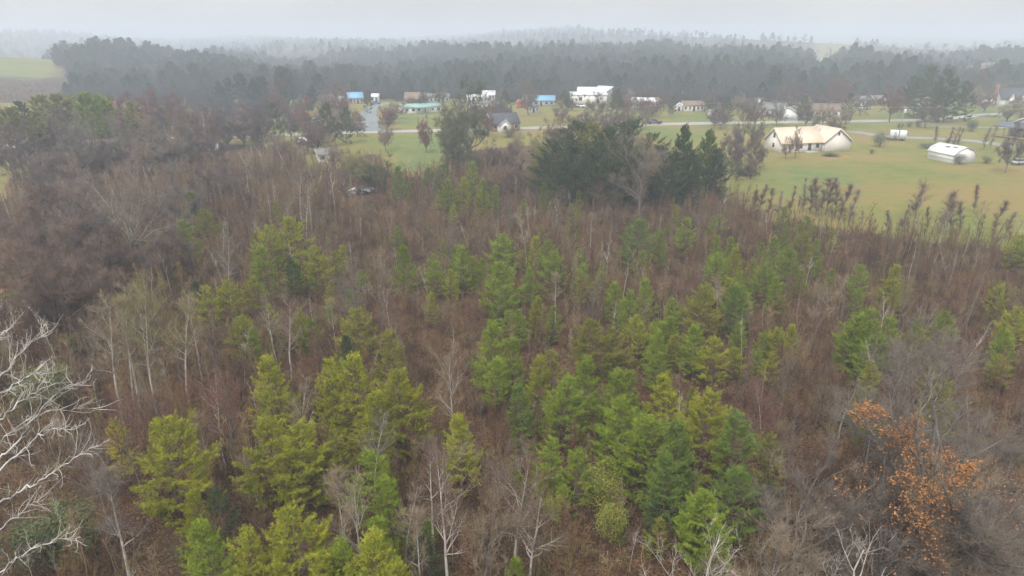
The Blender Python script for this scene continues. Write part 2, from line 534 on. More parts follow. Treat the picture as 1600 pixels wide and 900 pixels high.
M['wet_asphalt'] = surf_mat('wet_asphalt', (.12, .12, .13), (.22, .26, .265), .5, .6, .1, .3)
M['pale_asphalt'] = surf_mat('pale_asphalt', (.24, .24, .245), (.36, .355, .35), .4, .36, .1, .5)
M['gravel'] = surf_mat('grey_gravel', (.17, .16, .165), (.30, .285, .28), .8, .8, .3)
M['road_paint'] = surf_mat('yellow_road_paint', (.45, .33, .06), (.6, .45, .1), 3, .6)
main_road, RP, RN = strip('road', [(120, 222), (330, 214), (420, 211), (560, 206.5), (640, 205), (700, 203.5), (900, 198.5), (1050, 193.5), (1150, 192), (1250, 190.5), (1330, 189.5), (1450, 188),
      (1500, 183), (1560, 178), (1660, 174)], 7.0, M['pale_asphalt'], .05, 'pale wet country road crossing behind the woods', 'road')
side_road, SP, SN = strip('side_road', [(573, 207), (578, 196), (576, 186), (575, 176), (580, 168), (590, 163.5), (610, 160.8)], 7.5, M['wet_asphalt'], .045,
      'grey side road running uphill away from the main road', 'road', widths=[13, 9, 8, 7, 6, 5, 4.5])
def paint(off, nm):
    q = RP + RN * off
    lo, hi = RP + RN * (off - .09), RP + RN * (off + .09)
    Vv = np.stack([np.c_[lo, terrain(lo[:, 0], lo[:, 1]) + .078], np.c_[hi, terrain(hi[:, 0], hi[:, 1]) + .078]], 1).reshape(-1, 3)
    i = np.arange(len(RP) - 1) * 2
    o = link(nm, mesh_np(nm, Vv, np.stack([i, i + 1, i + 3, i + 2], -1), [M['road_paint']]), main_road)
paint(-.17, 'road_marking'); paint(.17, 'road_marking')
strip('driveway', [(1238, 190), (1236, 187), (1233, 185.5), (1231, 184.2)], 6, M['gravel'], .04, 'short grey driveway leading to the white double garage', 'driveway')
strip('path', [(1330, 205), (1400, 218), (1450, 214), (1500, 216), (1560, 226), (1640, 236)], 5.0, M['gravel'], .04, 'grey gravel drive curving behind the metal garage', 'path')
strip('driveway', [(1440, 198), (1500, 199), (1560, 199.5), (1620, 200)], 3, M['gravel'], .045, 'thin gravel drive leading towards the porch cabin', 'driveway')
# ================================================================== tree generators (meshes only)
def unit(v):
    return v / (np.linalg.norm(v) + 1e-9)

def pine_mesh(seed, H, W, base=.12, style='pine', K=9, nl=.19, nw=.03, whorl=.55, nb=5):
    """-> (trunk mesh, crown mesh); crown has branch slot 0 and needle slot 1"""
    rng = np.random.default_rng(seed)
    tr = Soup(); cr = Soup()
    lean = rng.normal(0, .035, 2)
    n = 9
    tt = np.linspace(0, 1, n)
    bend = np.cumsum(rng.normal(0, .02, (n, 2)), 0)
    P = np.c_[lean[0] * tt * H + bend[:, 0] * tt * H * .3, lean[1] * tt * H + bend[:, 1] * tt * H * .3, tt * H - .1]
    r0 = .011 * H + .02
    tr.chain(P, r0 * (1 - tt * .93), 6)
    ax = lambda z: np.array([np.interp(z, P[:, 2], P[:, 0]), np.interp(z, P[:, 2], P[:, 1]), z])
    TP, TD, S0, S1 = [], [], [], []
    z0 = base * H
    z = z0
    lop = rng.uniform(0, 2 * pi); lopa = rng.uniform(.05, .3)
    while z < H - .25:
        t = (z - z0) / (H - z0)
        if style == 'cedar':
            prof = (1 - t ** 1.35) ** .8 * (.6 + .4 * min(1, t / .2)); el0, el1 = 8, 60
        elif style == 'tall':
            prof = (1 - t ** 2.2) ** .8 * (.45 + .55 * min(1, t / .4)); el0, el1 = 0, 50
        elif style == 'round':
            prof = (1 - t ** 1.9) * (.6 + .4 * min(1, t / .3)); el0, el1 = 4, 52
        else:
            prof = (1 - t) ** .68 * (.66 + .34 * min(1, t / .22)); el0, el1 = 6, 56
        k = max(3, int(nb + rng.integers(-1, 2)))
        a0 = rng.uniform(0, 2 * pi)
        for j in range(k):
            if rng.random() < .07: continue
            az = a0 + j * 2 * pi / k + rng.normal(0, .3)
            Lb = W * .5 * prof * rng.uniform(.62, 1.22) * (1 + lopa * cos(az - lop)) + .18
            el = radians(el0 + (el1 - el0) * t ** 1.1 + rng.normal(0, 8))
            p = ax(z + rng.normal(0, .08))
            h = np.array([cos(az), sin(az), 0])
            npt = 5
            fs = np.linspace(0, 1, npt)
            sag = -.12 * (1 - t) * Lb
            up = .16 * Lb * rng.uniform(.5, 1.4)
            B = p + np.outer(fs * Lb * cos(el), h)
            B[:, 2] += fs * Lb * sin(el) + sag * np.sin(fs * pi) * 1.0 + up * fs ** 2.2
            B += np.cumsum(rng.normal(0, .03 * Lb, (npt, 3)), 0) * .5
            cr.chain(B, (.008 + .012 * Lb) * (1 - fs * .85), 3, 0)
            # branchlets
            nbl = int(3 + Lb * 5.0)
            f = np.sort(rng.uniform(.34, 1, nbl)); f[-1] = 1
            q = np.stack([np.interp(f, fs, B[:, k2]) for k2 in range(3)], -1)
            dmain = unit(B[-1] - B[-2])
            side = np.where(np.arange(nbl) % 2, 1., -1.) * rng.uniform(.45, 1.0, nbl)
            lat = np.cross(h, [0, 0, 1])
            dd = (h * cos(el) + np.array([0, 0, sin(el) + .22]))[None] + lat[None] * side[:, None] * 1.1 + rng.normal(0, .22, (nbl, 3))
            dd[-1] = dmain
            dd /= np.linalg.norm(dd, axis=1, keepdims=True)
            ll = (.42 * Lb * (1.05 - f) + .2) * rng.uniform(.7, 1.3, nbl)
            e = q + dd * ll[:, None]
            S0.append(q); S1.append(e)
            for a, d_, l_ in zip(q, dd, ll):
                m_ = max(2, int(l_ / .13))
                g = np.linspace(.3, 1, m_)[:, None] * l_
                TP.append(a + d_ * g); TD.append(np.repeat(d_[None], m_, 0))
        z += whorl * rng.uniform(.75, 1.25) * (1 - .35 * t)
    for dz in np.linspace(0, .5, 4):
        TP.append(ax(H)[None] - [[0, 0, dz]]); TD.append(np.array([[0, 0, 1.]]))
    cr.spikes(np.vstack(S0), np.vstack(S1), .009, 0)
    TP = np.repeat(np.vstack(TP), K, 0); TD = np.repeat(np.vstack(TD), K, 0)
    R = rng.normal(0, 1, TP.shape); R /= np.linalg.norm(R, axis=1, keepdims=True)
    D = TD * rng.uniform(.3, 1.1, (len(TP), 1)) + R * .75 + [0, 0, .12]
    cr.blades(TP + rng.normal(0, .02, TP.shape), D, nl * rng.uniform(.7, 1.25, len(TP)), nw, 1, rng)
    return tr.mesh('pine_trunk', [M['pine_bark']], True), cr.mesh('pine_crown', [M['pine_bark'], M['needle']])

def bare_mesh(seed, H, W, kind='leader', twigs=1500, tr_r=.012, fork=.32, bark='grey_bark', leaves=0, leaf_size=.12, levels=3,
              twig_r=.010, nprim=24, twig_len=.55, upness=1.0, limb_bark=None, sym=.28, leafmat='dead_leaf', leaf_top=0):
    """-> (trunk mesh, crown mesh); crown: 0 limbs bark, 1 twigs, 2 leaves"""
    rng = np.random.default_rng(seed)
    tr = Soup(); cr = Soup()
    ends = []       # chains that carry twigs
    def walk(p, d, L, n, wob, grav):
        P = [p]; d = unit(d)
        for _ in range(n):
            d = unit(d + rng.normal(0, wob, 3) + np.array([0, 0, grav]))
            P.append(P[-1] + d * L / n)
        return np.array(P)
    def side_dir(d, ang):
        _, a, b = perp_frame(d[None])
        th = rng.uniform(0, 2 * pi)
        return unit(d * cos(ang) + (a[0] * cos(th) + b[0] * sin(th)) * sin(ang))
    def branch(p, d, L, r, lev):
        n = 5 if lev <= 1 else 4 if lev == 2 else 3
        P = walk(p, d, L, n, .17 if lev < 2 else .22, .06 * upness)
        fs = np.linspace(0, 1, n + 1)
        cr.chain(P, np.maximum(r * (1 - .8 * fs), .004), 5 if lev == 0 else 4 if lev == 1 else 3, 0)
        if lev >= levels - 1:
            ends.append((P, L)); 
            return
        ends.append((P[n // 2:], L * .5))
        k = max(2, int(rng.normal((7, 6, 5)[min(lev, 2)], 1)))
        for f in np.sort(rng.uniform(.22, 1, k)):
            q = np.array([np.interp(f, fs, P[:, j]) for j in range(3)])
            i = min(int(f * n), n - 1)
            dd = side_dir(unit(P[i + 1] - P[i]), radians(rng.uniform(28, 62)))
            dd = unit(dd + np.array([0, 0, .22 * upness]))
            branch(q, dd, L * rng.uniform(.34, .62) * (1.1 - .45 * f), max(r * (1 - .8 * f) * .62, .006), lev + 1)
    r0 = tr_r * H + .015
    if kind == 'leader':
        n = 10
        P = walk(np.array([0, 0, -.1]), np.array([rng.normal(0, .05), rng.normal(0, .05), 1]), H, n, .035, .03)
        fs = np.linspace(0, 1, n + 1)
        tr.chain(P, np.maximum(r0 * (1 - .95 * fs), .006), 6)
        ends.append((P[-4:], H * .15))
        for f in np.sort(rng.uniform(fork, .97, nprim)):
            q = np.array([np.interp(f, fs, P[:, j]) for j in range(3)])
            t = (f - fork) / (1 - fork)
            az = rng.uniform(0, 2 * pi); el = radians(rng.uniform(28, 55) * upness + 18 * t)
            L_ = W * .5 * (1 - t) ** .6 * (.55 + .45 * min(1, t / .3)) * rng.uniform(.55, 1.2) / max(cos(el), .45) + .2
            branch(q, np.array([cos(az) * cos(el), sin(az) * cos(el), sin(el)]), L_, r0 * (1 - .9 * f) * .5, 1)
    else:
        n = 6
        P = walk(np.array([0, 0, -.1]), np.array([rng.normal(0, .06), rng.normal(0, .06), 1]), H * fork, n, .05, .02)
        fs = np.linspace(0, 1, n + 1)
        rt = r0 * 1.5
        tr.chain(P, rt * (1 - .3 * fs), 8)
        k = nprim
        a0 = rng.uniform(0, 2 * pi)
        for j in range(k):
            az = a0 + j * 2.4 + rng.normal(0, .3)
            inner = j / max(k - 1, 1)
            el = radians(82 - 62 * inner ** .8 + rng.normal(0, 6))
            reach = 1 / math.sqrt((cos(el) / (W * .5)) ** 2 + (sin(el) / (H * (1 - fork))) ** 2)
            q = P[-1] * (1 - .35 * inner) + P[n // 2] * (.35 * inner)
            branch(q, np.array([cos(az) * cos(el), sin(az) * cos(el), sin(el)]), reach * rng.uniform(.85, 1.06) * .93, rt * rng.uniform(.35, .55), 0)
    w = np.array([l for _, l in ends]); w = w / w.sum()
    cnt = rng.multinomial(twigs, w)
    S0, S1, RR = [], [], []
    for (P, L_), c_ in zip(ends, cnt):
        if not c_: continue
        f = rng.uniform(0.05, 1, c_) * (len(P) - 1); i = np.minimum(f.astype(int), len(P) - 2); g = (f - i)[:, None]
        q = P[i] * (1 - g) + P[i + 1] * g
        d = P[i + 1] - P[i]; d /= np.linalg.norm(d, axis=1, keepdims=True) + 1e-9
        d = d + rng.normal(0, .55, d.shape) + [0, 0, .3 * upness]
        d /= np.linalg.norm(d, axis=1, keepdims=True)
        l_ = twig_len * rng.uniform(.4, 1.3, c_)[:, None]
        S0.append(q); S1.append(q + d * l_)
        # a side twig on each twig
        d2 = d + rng.normal(0, .5, d.shape); d2 /= np.linalg.norm(d2, axis=1, keepdims=True)
        m_ = q + d * l_ * rng.uniform(.3, .7, (c_, 1))
        S0.append(m_); S1.append(m_ + d2 * l_ * .6)
    S0, S1 = np.vstack(S0), np.vstack(S1)
    cr.spikes(S0, S1, twig_r, 1)
    if leaves:
        wz = np.clip(S1[:, 2] / S1[:, 2].max(), .05, 1) ** leaf_top
        k = rng.choice(len(S1), leaves, p=wz / wz.sum())
        cr.leaves(S1[k] * .6 + S0[k] * .4 + rng.normal(0, .05, (leaves, 3)), leaf_size, 2, rng)
    return (tr.mesh('bare_trunk', [M[bark]], True),
            cr.mesh('bare_crown', [M[limb_bark or bark], M['twig'], M[leafmat]]))

def shrub_mesh(seed, H, W, stems=14, twigs=260, leaves=0, leaf_size=.1, mats=None, twig_r=.012):
    rng = np.random.default_rng(seed)
    s = Soup(); Ps = []
    for _ in range(stems):
        az = rng.uniform(0, 2 * pi); el = radians(rng.uniform(40, 85))
        L_ = H * rng.uniform(.6, 1.1)
        d = np.array([cos(az) * cos(el), sin(az) * cos(el), sin(el)]); d[:2] *= W / H
        p = np.array([rng.normal(0, W * .09), rng.normal(0, W * .09), -.05])
        P = [p]
        for _ in range(4):
            d = unit(d + rng.normal(0, .16, 3)); P.append(P[-1] + d * L_ / 4)
        P = np.array(P); Ps.append(P)
        s.chain(P, np.linspace(.016, .005, 5), 3, 0)
    A = np.array(Ps)
    i = rng.integers(0, stems, twigs); f = rng.uniform(.6, 4, twigs) ; j = np.minimum(f.astype(int), 3); g = (f - j)[:, None]
    q = A[i, j] * (1 - g) + A[i, j + 1] * g
    d = rng.normal(0, .6, (twigs, 3)) + [0, 0, .6]; d /= np.linalg.norm(d, axis=1, keepdims=True)
    e = q + d * H * .2 * rng.uniform(.4, 1.4, (twigs, 1))
    s.spikes(q, e, twig_r, 0)
    if leaves:
        k = rng.integers(0, twigs, leaves)
        s.leaves(q[k] * .4 + e[k] * .6 + rng.normal(0, H * .05, (leaves, 3)), leaf_size, 1, rng)
    return s.mesh('shrub', mats or [M['thicket'], M['dead_leaf']])

def thicket_mesh(seed, H, W, nprim=14, twigs=170, leaves=0, fork=.25, stems=1, twig_r=.010, up=1.4, leafmat=None):
    """a slender bare sapling (one mesh, for the mass of the thicket)"""
    rng = np.random.default_rng(seed)
    s = Soup(); S0, S1 = [], []
    for st in range(stems):
        hh = H * (1 if st == 0 else rng.uniform(.6, .95))
        n = 6
        P = [np.array([rng.normal(0, .12 * (stems - 1)), rng.normal(0, .12 * (stems - 1)), -.1])]
        d = unit(np.array([rng.normal(0, .08), rng.normal(0, .08), 1]))
        for _ in range(n):
            d = unit(d + rng.normal(0, .05, 3) + [0, 0, .04]); P.append(P[-1] + d * hh / n)
        P = np.array(P); fs = np.linspace(0, 1, n + 1)
        s.chain(P, np.maximum((.007 * hh + .008) * (1 - .9 * fs), .005), 3, 0)
        np_ = nprim // stems + 2
        for f in rng.uniform(fork, .98, np_):
            q = np.array([np.interp(f, fs, P[:, j]) for j in range(3)])
            az = rng.uniform(0, 2 * pi); el = radians(rng.uniform(30, 60) * up); el = min(el, 1.35)
            L_ = W * .5 * (1.15 - f) * rng.uniform(.7, 1.5) / max(cos(el), .4)
            d = np.array([cos(az) * cos(el), sin(az) * cos(el), sin(el)])
            B = [q]
            for _ in range(3):
                d = unit(d + rng.normal(0, .12, 3) + [0, 0, .1]); B.append(B[-1] + d * L_ / 3)
            B = np.array(B)
            s.chain(B, np.linspace(.010, .004, 4), 3, 0)
            c_ = max(2, twigs // (np_ * stems))
            ff = rng.uniform(.1, 3, c_); i = np.minimum(ff.astype(int), 2); g = (ff - i)[:, None]
            qq = B[i] * (1 - g) + B[i + 1] * g
            dd = d[None] + rng.normal(0, .5, (c_, 3)) + [0, 0, .2]; dd /= np.linalg.norm(dd, axis=1, keepdims=True)
            S0.append(qq); S1.append(qq + dd * rng.uniform(.15, .6, (c_, 1)))
    S0, S1 = np.vstack(S0), np.vstack(S1)
    s.spikes(S0, S1, twig_r, 0)
    if leaves:
        k = rng.integers(0, len(S0), leaves)
        s.leaves(S1[k] + rng.normal(0, .06, (leaves, 3)), .12, 1, rng)
    return s.mesh('thicket_sapling', [M['thicket'], M[leafmat or 'dead_leaf']])

# ------------------------------------------------------------------ library of shapes
PINES = [pine_mesh(11 + i, 9, w, base=bs, style=st, nb=nb_, whorl=wh, K=11, nl=.21, nw=.03) for i, (w, bs, st, nb_, wh) in enumerate([
    (5.6, .08, 'pine', 5, .58), (4.9, .12, 'pine', 5, .58), (6.6, .10, 'round', 5, .62), (4.4, .06, 'pine', 5, .52),
    (5.8, .16, 'round', 5, .62), (5.2, .10, 'pine', 4, .6), (7.0, .10, 'round', 5, .66), (4.0, .2, 'round', 4, .6)])]
CEDARS = [pine_mesh(41 + i, 12, w, base=.05, style='cedar', nb=6, whorl=.62, K=6, nl=.28, nw=.07) for i, w in enumerate((7.0, 6.0, 8.0))]
TALLP = [pine_mesh(61 + i, 15, w, base=bs, style='tall', nb=5, whorl=.75, K=5, nl=.36, nw=.085) for i, (w, bs) in enumerate(((7, .35), (8.5, .3), (6, .45)))]
LEADERS = [bare_mesh(101 + i, 10, w, 'leader', 750, .009, fk, bk, nprim=np_, twig_r=.008, upness=1.15, twig_len=.7) for i, (w, fk, bk, np_) in enumerate([
    (3.4, .35, 'pale_bark', 18), (2.8, .4, 'pale_bark', 15), (4.2, .3, 'grey_bark', 20), (3.4, .25, 'brown_bark', 22), (4.6, .35, 'grey_bark', 22), (2.6, .45, 'pale_bark', 14)])]
OAKS = [bare_mesh(131 + i, 15, w, 'spread', tw, .014, fk, bk, nprim=np_, levels=4, twig_len=.95, twig_r=.02) for i, (w, fk, bk, np_, tw) in enumerate([
    (16, .2, 'grey_bark', 10, 9000), (12, .22, 'grey_bark', 9, 7500), (14, .2, 'brown_bark', 10, 8500), (10, .25, 'brown_bark', 9, 7500), (11, .12, 'brown_bark', 10, 8000)])]
THICK = ([thicket_mesh(201 + i, 6, w, np_, tw, lv, fk, st) for i, (w, np_, tw, lv, fk, st) in enumerate([
    (1.6, 16, 260, 0, .2, 1), (2.0, 18, 300, 10, .15, 2), (1.3, 13, 220, 0, .3, 1), (2.3, 20, 320, 24, .12, 3), (1.7, 16, 260, 0, .2, 2),
    (1.1, 12, 200, 5, .25, 1), (2.6, 22, 340, 0, .1, 4), (1.8, 15, 240, 60, .2, 1)])])
POLES = [thicket_mesh(221 + i, 7, w, 8, 70, 0, .5, 1, twig_r=.008) for i, w in enumerate((1.2, 1.6, 1.0))]
for m_ in POLES[:2]: m_.materials[0] = M['pale_bark']
POLES[2].materials[0] = M['grey_bark']
THICK = THICK + POLES
SHRUBS = [shrub_mesh(251 + i, h, w, st, tw, lv, .1) for i, (h, w, st, tw, lv) in enumerate([
    (1.6, 2.0, 16, 260, 0), (1.2, 2.2, 18, 240, 30), (2.2, 2.0, 18, 300, 10), (.9, 1.8, 16, 200, 60), (1.8, 2.6, 22, 340, 0)])]

SHRUBS += [shrub_mesh(261 + i, h, w, st, tw, lv, .085, [M['brown_bark'], M['green_shoots']]) for i, (h, w, st, tw, lv) in enumerate([(1.8, 1.6, 10, 160, 420), (1.2, 1.8, 10, 140, 380)])]
# ================================================================== single trees
PC = {'bright': (.20, .275, .032), 'yellow': (.27, .295, .032), 'olive': (.215, .225, .042), 'dark': (.065, .10, .042), 'blue': (.135, .205, .042), 'gold': (.36, .33, .05)}
PW = {'bright': 'bright green', 'yellow': 'yellow green', 'olive': 'olive green', 'dark': 'dark green', 'blue': 'blue green', 'gold': 'golden yellow'}
TW = {'grey': (.17, .15, .132), 'brown': (.15, .108, .082), 'red': (.165, .078, .062), 'tan': (.24, .19, .13), 'purple': (.125, .092, .085), 'willow': (.2, .18, .075), 'green': (.095, .105, .055)}
TWW = {'grey': 'grey', 'brown': 'brown', 'red': 'reddish', 'tan': 'tan', 'purple': 'purplish', 'willow': 'yellowish', 'green': 'greenish'}

SPOTS = []
def place_tree(name, lib, libH, px, py, H, color, rnd, wide=1.0, colmap=PC):
    q = at_height(px, py, H)
    t, c_ = lib
    s = H / libH
    root = link(name, None, None, q, rnd.uniform(0, 2 * pi))
    root.empty_display_size = .3
    SPOTS.append((q[0], q[1], H, name))
    sc_ = (s * wide, s * wide, s)
    col_ = np.array(colmap[color]) * rnd.uniform(.85, 1.15)
    link('trunk', t, root, scale=sc_)
    link('crown', c_, root, scale=sc_, color=tuple(col_))
    return root

def size_word(H, lo, hi):
    return 'small' if H < lo else 'tall' if H > hi else 'mid-sized'

def clump(phrase, rows, kind, group):
    """rows: (px, py of the tip, height m, colour, width factor or shape); labels count from the left"""
    rows = sorted(rows, key=lambda r: r[0])
    used = {}
    for i, r in enumerate(rows):
        px, py, H, colr = r[:4]
        if kind == 'pine': H *= .84
        extra = r[4] if len(r) > 4 else None
        rnd = np.random.default_rng(int(px * 31 + py * 7))
        if kind == 'pine':
            nm, lib, lh, cm, noun, w = 'pine_tree', PINES[extra if isinstance(extra, int) else rnd.integers(0, len(PINES))], 9, PC, 'young pine' if H > 3.9 else 'little pine', rnd.uniform(.88, 1.12)
            words = PW[colr]
        elif kind == 'cedar':
            nm, lib, lh, cm, noun, w = 'cedar_tree', CEDARS[rnd.integers(0, 3)], 12, PC, 'cedar', extra or 1.0
            words = PW[colr]
        elif kind == 'tall':
            nm, lib, lh, cm, noun, w = 'pine_tree', TALLP[rnd.integers(0, 3)], 15, PC, 'old pine', extra or 1.0
            words = PW[colr]
        elif kind == 'broad':
            nm, lib, lh, cm, noun, w = 'evergreen_tree', PINES[(2, 4, 6, 2)[i % 4]], 9, PC, 'broad evergreen', extra or 1.0
            words = PW[colr]
        elif kind == 'leader':
            nm, lib, lh, cm, noun, w = 'bare_tree', LEADERS[extra if isinstance(extra, int) else rnd.integers(0, len(LEADERS))], 10, TW, 'bare tree', rnd.uniform(.9, 1.25)
            words = 'slender ' + TWW[colr]
        else:
            k, w = extra if extra else (rnd.integers(0, len(OAKS)), 1.0)
            nm, lib, lh, cm, noun = 'bare_tree', OAKS[k], 15, TW, 'bare spreading tree'
            words = TWW[colr]
        o = place_tree(nm, lib, lh, px, py, H, colr, rnd, w, cm)
        place = 'only one' if len(rows) == 1 else ORD[i] + ' from the left'
        tag(o, f'{words} {noun}, {place} {phrase}', 'tree', group)

G = 'young pines scattered through the woods'
def spray(seed, n, x0, x1, y0, y1, h0=3.6, h1=5.6):
    r_ = np.random.default_rng(seed)
    return [(float(r_.uniform(x0, x1)), float(r_.uniform(y0, y1)), float(r_.uniform(h0, h1)), str(r_.choice(['bright', 'yellow', 'yellow', 'olive', 'bright']))) for _ in range(n)]
clump('among the little ones left of centre', spray(1, 14, 380, 640, 350, 480), 'pine', G)
clump('among the little ones at the centre', spray(2, 18, 660, 960, 360, 500), 'pine', G)
clump('among the little ones right of centre', spray(3, 20, 980, 1290, 340, 560), 'pine', G)
clump('among the little ones at the right', spray(4, 13, 1300, 1590, 390, 640), 'pine', G)
clump('among the little ones near the bottom', spray(5, 14, 420, 1180, 600, 860, 2.6, 4.2), 'pine', G)
clump('among the little ones below the grove', spray(6, 12, 640, 1130, 290, 360, 3.4, 5.0), 'pine', G)
clump('in the bottom left rows', [(175, 655, 6.5, 'gold', 7), (252, 655, 9, 'yellow', 6), (337, 766, 5, 'dark'), (322, 822, 8, 'bright', 0), (380, 834, 7.5, 'yellow', 1),
      (454, 780, 9, 'yellow', 2), (498, 868, 7, 'yellow', 3), (300, 765, 5.5, 'yellow')], 'pine', G)
clump('in the yellowish front stand', [(424, 562, 8.5, 'yellow', 0), (412, 650, 8.5, 'yellow', 4), (446, 662, 8.5, 'yellow', 2), (516, 566, 8.5, 'yellow', 1), (552, 558, 9, 'yellow', 6),
      (586, 612, 8, 'yellow', 3), (628, 572, 9, 'yellow', 2), (533, 686, 6.5, 'olive'), (578, 702, 7.5, 'bright', 4), (606, 520, 8, 'olive', 5)], 'pine', G)
clump('along the bottom edge left of centre', [(526, 850, 7, 'bright'), (575, 836, 8, 'yellow', 1), (592, 808, 7, 'bright', 3), (622, 878, 7, 'yellow', 0), (606, 748, 6.5, 'bright', 5), (664, 834, 4.5, 'dark'),
      (545, 880, 6, 'yellow')], 'pine', G)
clump('in the middle of the lower woods', [(721, 654, 7, 'yellow', 0), (811, 603, 6.5, 'blue', 3), (861, 688, 6, 'bright', 1), (899, 706, 6, 'bright', 4), 
      (808, 872, 4, 'bright', 3), (850, 735, 4, 'olive', 1)], 'pine', G)
clump('in the bright central clump', [(765, 505, 8.5, 'bright', 0), (774, 560, 6, 'bright', 1), (800, 528, 7, 'bright', 3), (842, 560, 7, 'yellow', 5), (872, 592, 7.5, 'bright', 2), (866, 548, 7, 'olive', 4),
      (913, 560, 8, 'bright', 0), (935, 497, 7.5, 'olive', 2), (960, 512, 6, 'olive', 1)], 'pine', G)
clump('in the big green front stand', [(966, 580, 7.5, 'bright', 0), (985, 580, 7, 'bright', 5), (972, 616, 8, 'bright', 2), (1043, 590, 7.5, 'yellow', 1), (1013, 655, 8, 'bright', 6), (1062, 662, 8, 'blue', 3),
      (1092, 618, 8.5, 'yellow', 2), (997, 680, 6.5, 'bright', 4), (1047, 716, 7, 'blue', 0), (1115, 764, 6.5, 'bright', 2), (1089, 770, 6, 'bright', 1), (1153, 735, 6.5, 'blue', 6), (1123, 818, 5, 'bright', 3),
      (1025, 786, 4, 'dark'), (1153, 643, 8.5, 'blue', 7), (1210, 680, 6.5, 'olive', 7), (1202, 753, 3.5, 'dark')], 'pine', G)
clump('in the belt above the front stand', [(964, 444, 6, 'bright', 0), (985, 456, 6.5, 'bright', 1), (1010, 437, 6.5, 'bright', 3), (1052, 466, 6, 'bright', 7), (1049, 494, 5.5, 'bright', 3), (999, 506, 5.5, 'yellow', 5), (1027, 518, 5.5, 'bright', 1),
      (1109, 454, 8, 'olive', 2), (1148, 447, 7, 'blue', 6), (1091, 511, 6.5, 'bright', 0), (1120, 526, 6, 'yellow', 4), (1155, 504, 5, 'bright', 1), (1045, 582, 3, 'yellow')], 'pine', G)
clump('in the group below the hilltop lawn', [(999, 344, 8, 'blue', 6), (1035, 362, 6.5, 'bright', 4), (1077, 340, 7, 'bright', 4), (1120, 369, 6, 'bright', 3), (1145, 372, 6, 'bright', 1), (1150, 390, 7, 'yellow', 0), (1116, 397, 6, 'bright', 2),
      (1191, 380, 5.5, 'bright', 5), (1191, 414, 6.5, 'bright', 2), (1116, 337, 5, 'bright', 3), (1214, 433, 6, 'bright', 1)], 'pine', G)
clump('under the tall weeds at right', [(1225, 323, 6, 'bright', 4), (1264, 337, 6, 'bright', 4), (1303, 355, 5, 'yellow', 1), (1228, 358, 6, 'bright', 3), (1209, 372, 6, 'bright', 0), (1243, 390, 7, 'bright', 2), (1278, 376, 6, 'bright', 5),
      (1253, 422, 4.5, 'bright', 1), (1300, 420, 4.5, 'bright', 3)], 'pine', G)
clump('in the loose group at the right side', [(1342, 412, 6, 'bright', 4), (1399, 414, 6.5, 'yellow', 3), (1342, 450, 5, 'bright', 7), (1332, 490, 7.5, 'bright', 2), (1364, 484, 8, 'bright', 6), (1388, 494, 7, 'bright', 4), (1239, 507, 5, 'yellow', 3), (1211, 515, 5, 'yellow', 2),
      (1566, 447, 5, 'yellow', 4), (1588, 366, 6, 'yellow', 2), (1442, 529, 4.5, 'dark', 3), (1360, 646, 4, 'bright', 2), (1468, 600, 6, 'olive', 4), (1482, 570, 5.5, 'olive', 2)], 'pine', G)
clump('in the left middle group', [(450, 340, 9, 'yellow', 6), (411, 356, 8, 'yellow', 2), (411, 384, 8, 'bright', 4), (455, 402, 7, 'dark', 7), (500, 383, 7.5, 'yellow', 2), (432, 316, 6, 'olive', 1), (468, 483, 6, 'yellow', 1), (491, 498, 5, 'bright', 2),
      (397, 364, 6, 'olive', 3)], 'pine', G)
clump('in the row running to the centre', [(553, 490, 7.5, 'olive', 2), (539, 526, 5.5, 'dark', 3), (628, 388, 7.5, 'bright', 0), (684, 408, 5.5, 'bright', 4), (724, 387, 7, 'bright', 0), (752, 404, 5.5, 'bright', 3), (780, 410, 8, 'bright', 6), (784, 370, 7, 'bright', 2)], 'pine', G)
clump('in the middle row right of centre', [(825, 419, 6, 'bright', 1), (839, 465, 5, 'yellow', 3), (853, 376, 6.5, 'bright', 4), (864, 397, 7, 'bright', 2), (907, 390, 6, 'bright', 1), (942, 408, 4.5, 'bright', 3), (894, 319, 6, 'bright', 7), (838, 372, 6, 'yellow')], 'pine', G)
clump('below the big round bare tree', [(295, 299, 8.5, 'bright', 3), (287, 345, 8, 'bright', 1), (128, 322, 8, 'olive', 7), (325, 446, 6, 'yellow', 4), (351, 442, 6, 'yellow', 2), (378, 499, 5.5, 'yellow', 2), (393, 514, 4.5, 'bright', 1), (302, 440, 5, 'dark', 3),
      (321, 330, 7, 'olive', 2), (205, 346, 6, 'dark', 5)], 'pine', G)
clump('at the edge of the green lawn', [(622, 262, 8.5, 'blue', 0), (702, 280, 8, 'bright', 4), (723, 278, 8, 'yellow', 1), (738, 254, 9, 'bright', 0), (755, 280, 8, 'bright', 3), (772, 290, 7, 'bright', 1), (690, 256, 8, 'blue', 4), (668, 262, 7, 'blue', 2), (850, 285, 7, 'blue', 3)], 'pine', G)
clump('in the dark grove behind the woods', [(868, 217, 12, 'dark', 1.2), (893, 205, 13, 'dark', 1.2), (908, 188, 15, 'dark', 1.1), (932, 192, 14.5, 'olive', 1.1), (956, 200, 14, 'dark', 1.2), (993, 186, 15, 'dark', 1.1), (1012, 208, 13, 'dark', 1.1), (974, 196, 14, 'dark', 1.1), (848, 228, 10, 'olive', 1.1), (900, 240, 10, 'dark', 1.2), (955, 245, 10, 'dark', 1.2), (1000, 240, 10, 'dark', 1.1),
      (975, 228, 12, 'dark', 1.0), (920, 232, 11, 'dark', 1.1), (945, 222, 12, 'dark', 1.0), (880, 248, 9, 'dark', 1.1), (1035, 245, 10, 'dark', 1.0)], 'broad', 'evergreens in the dark grove')
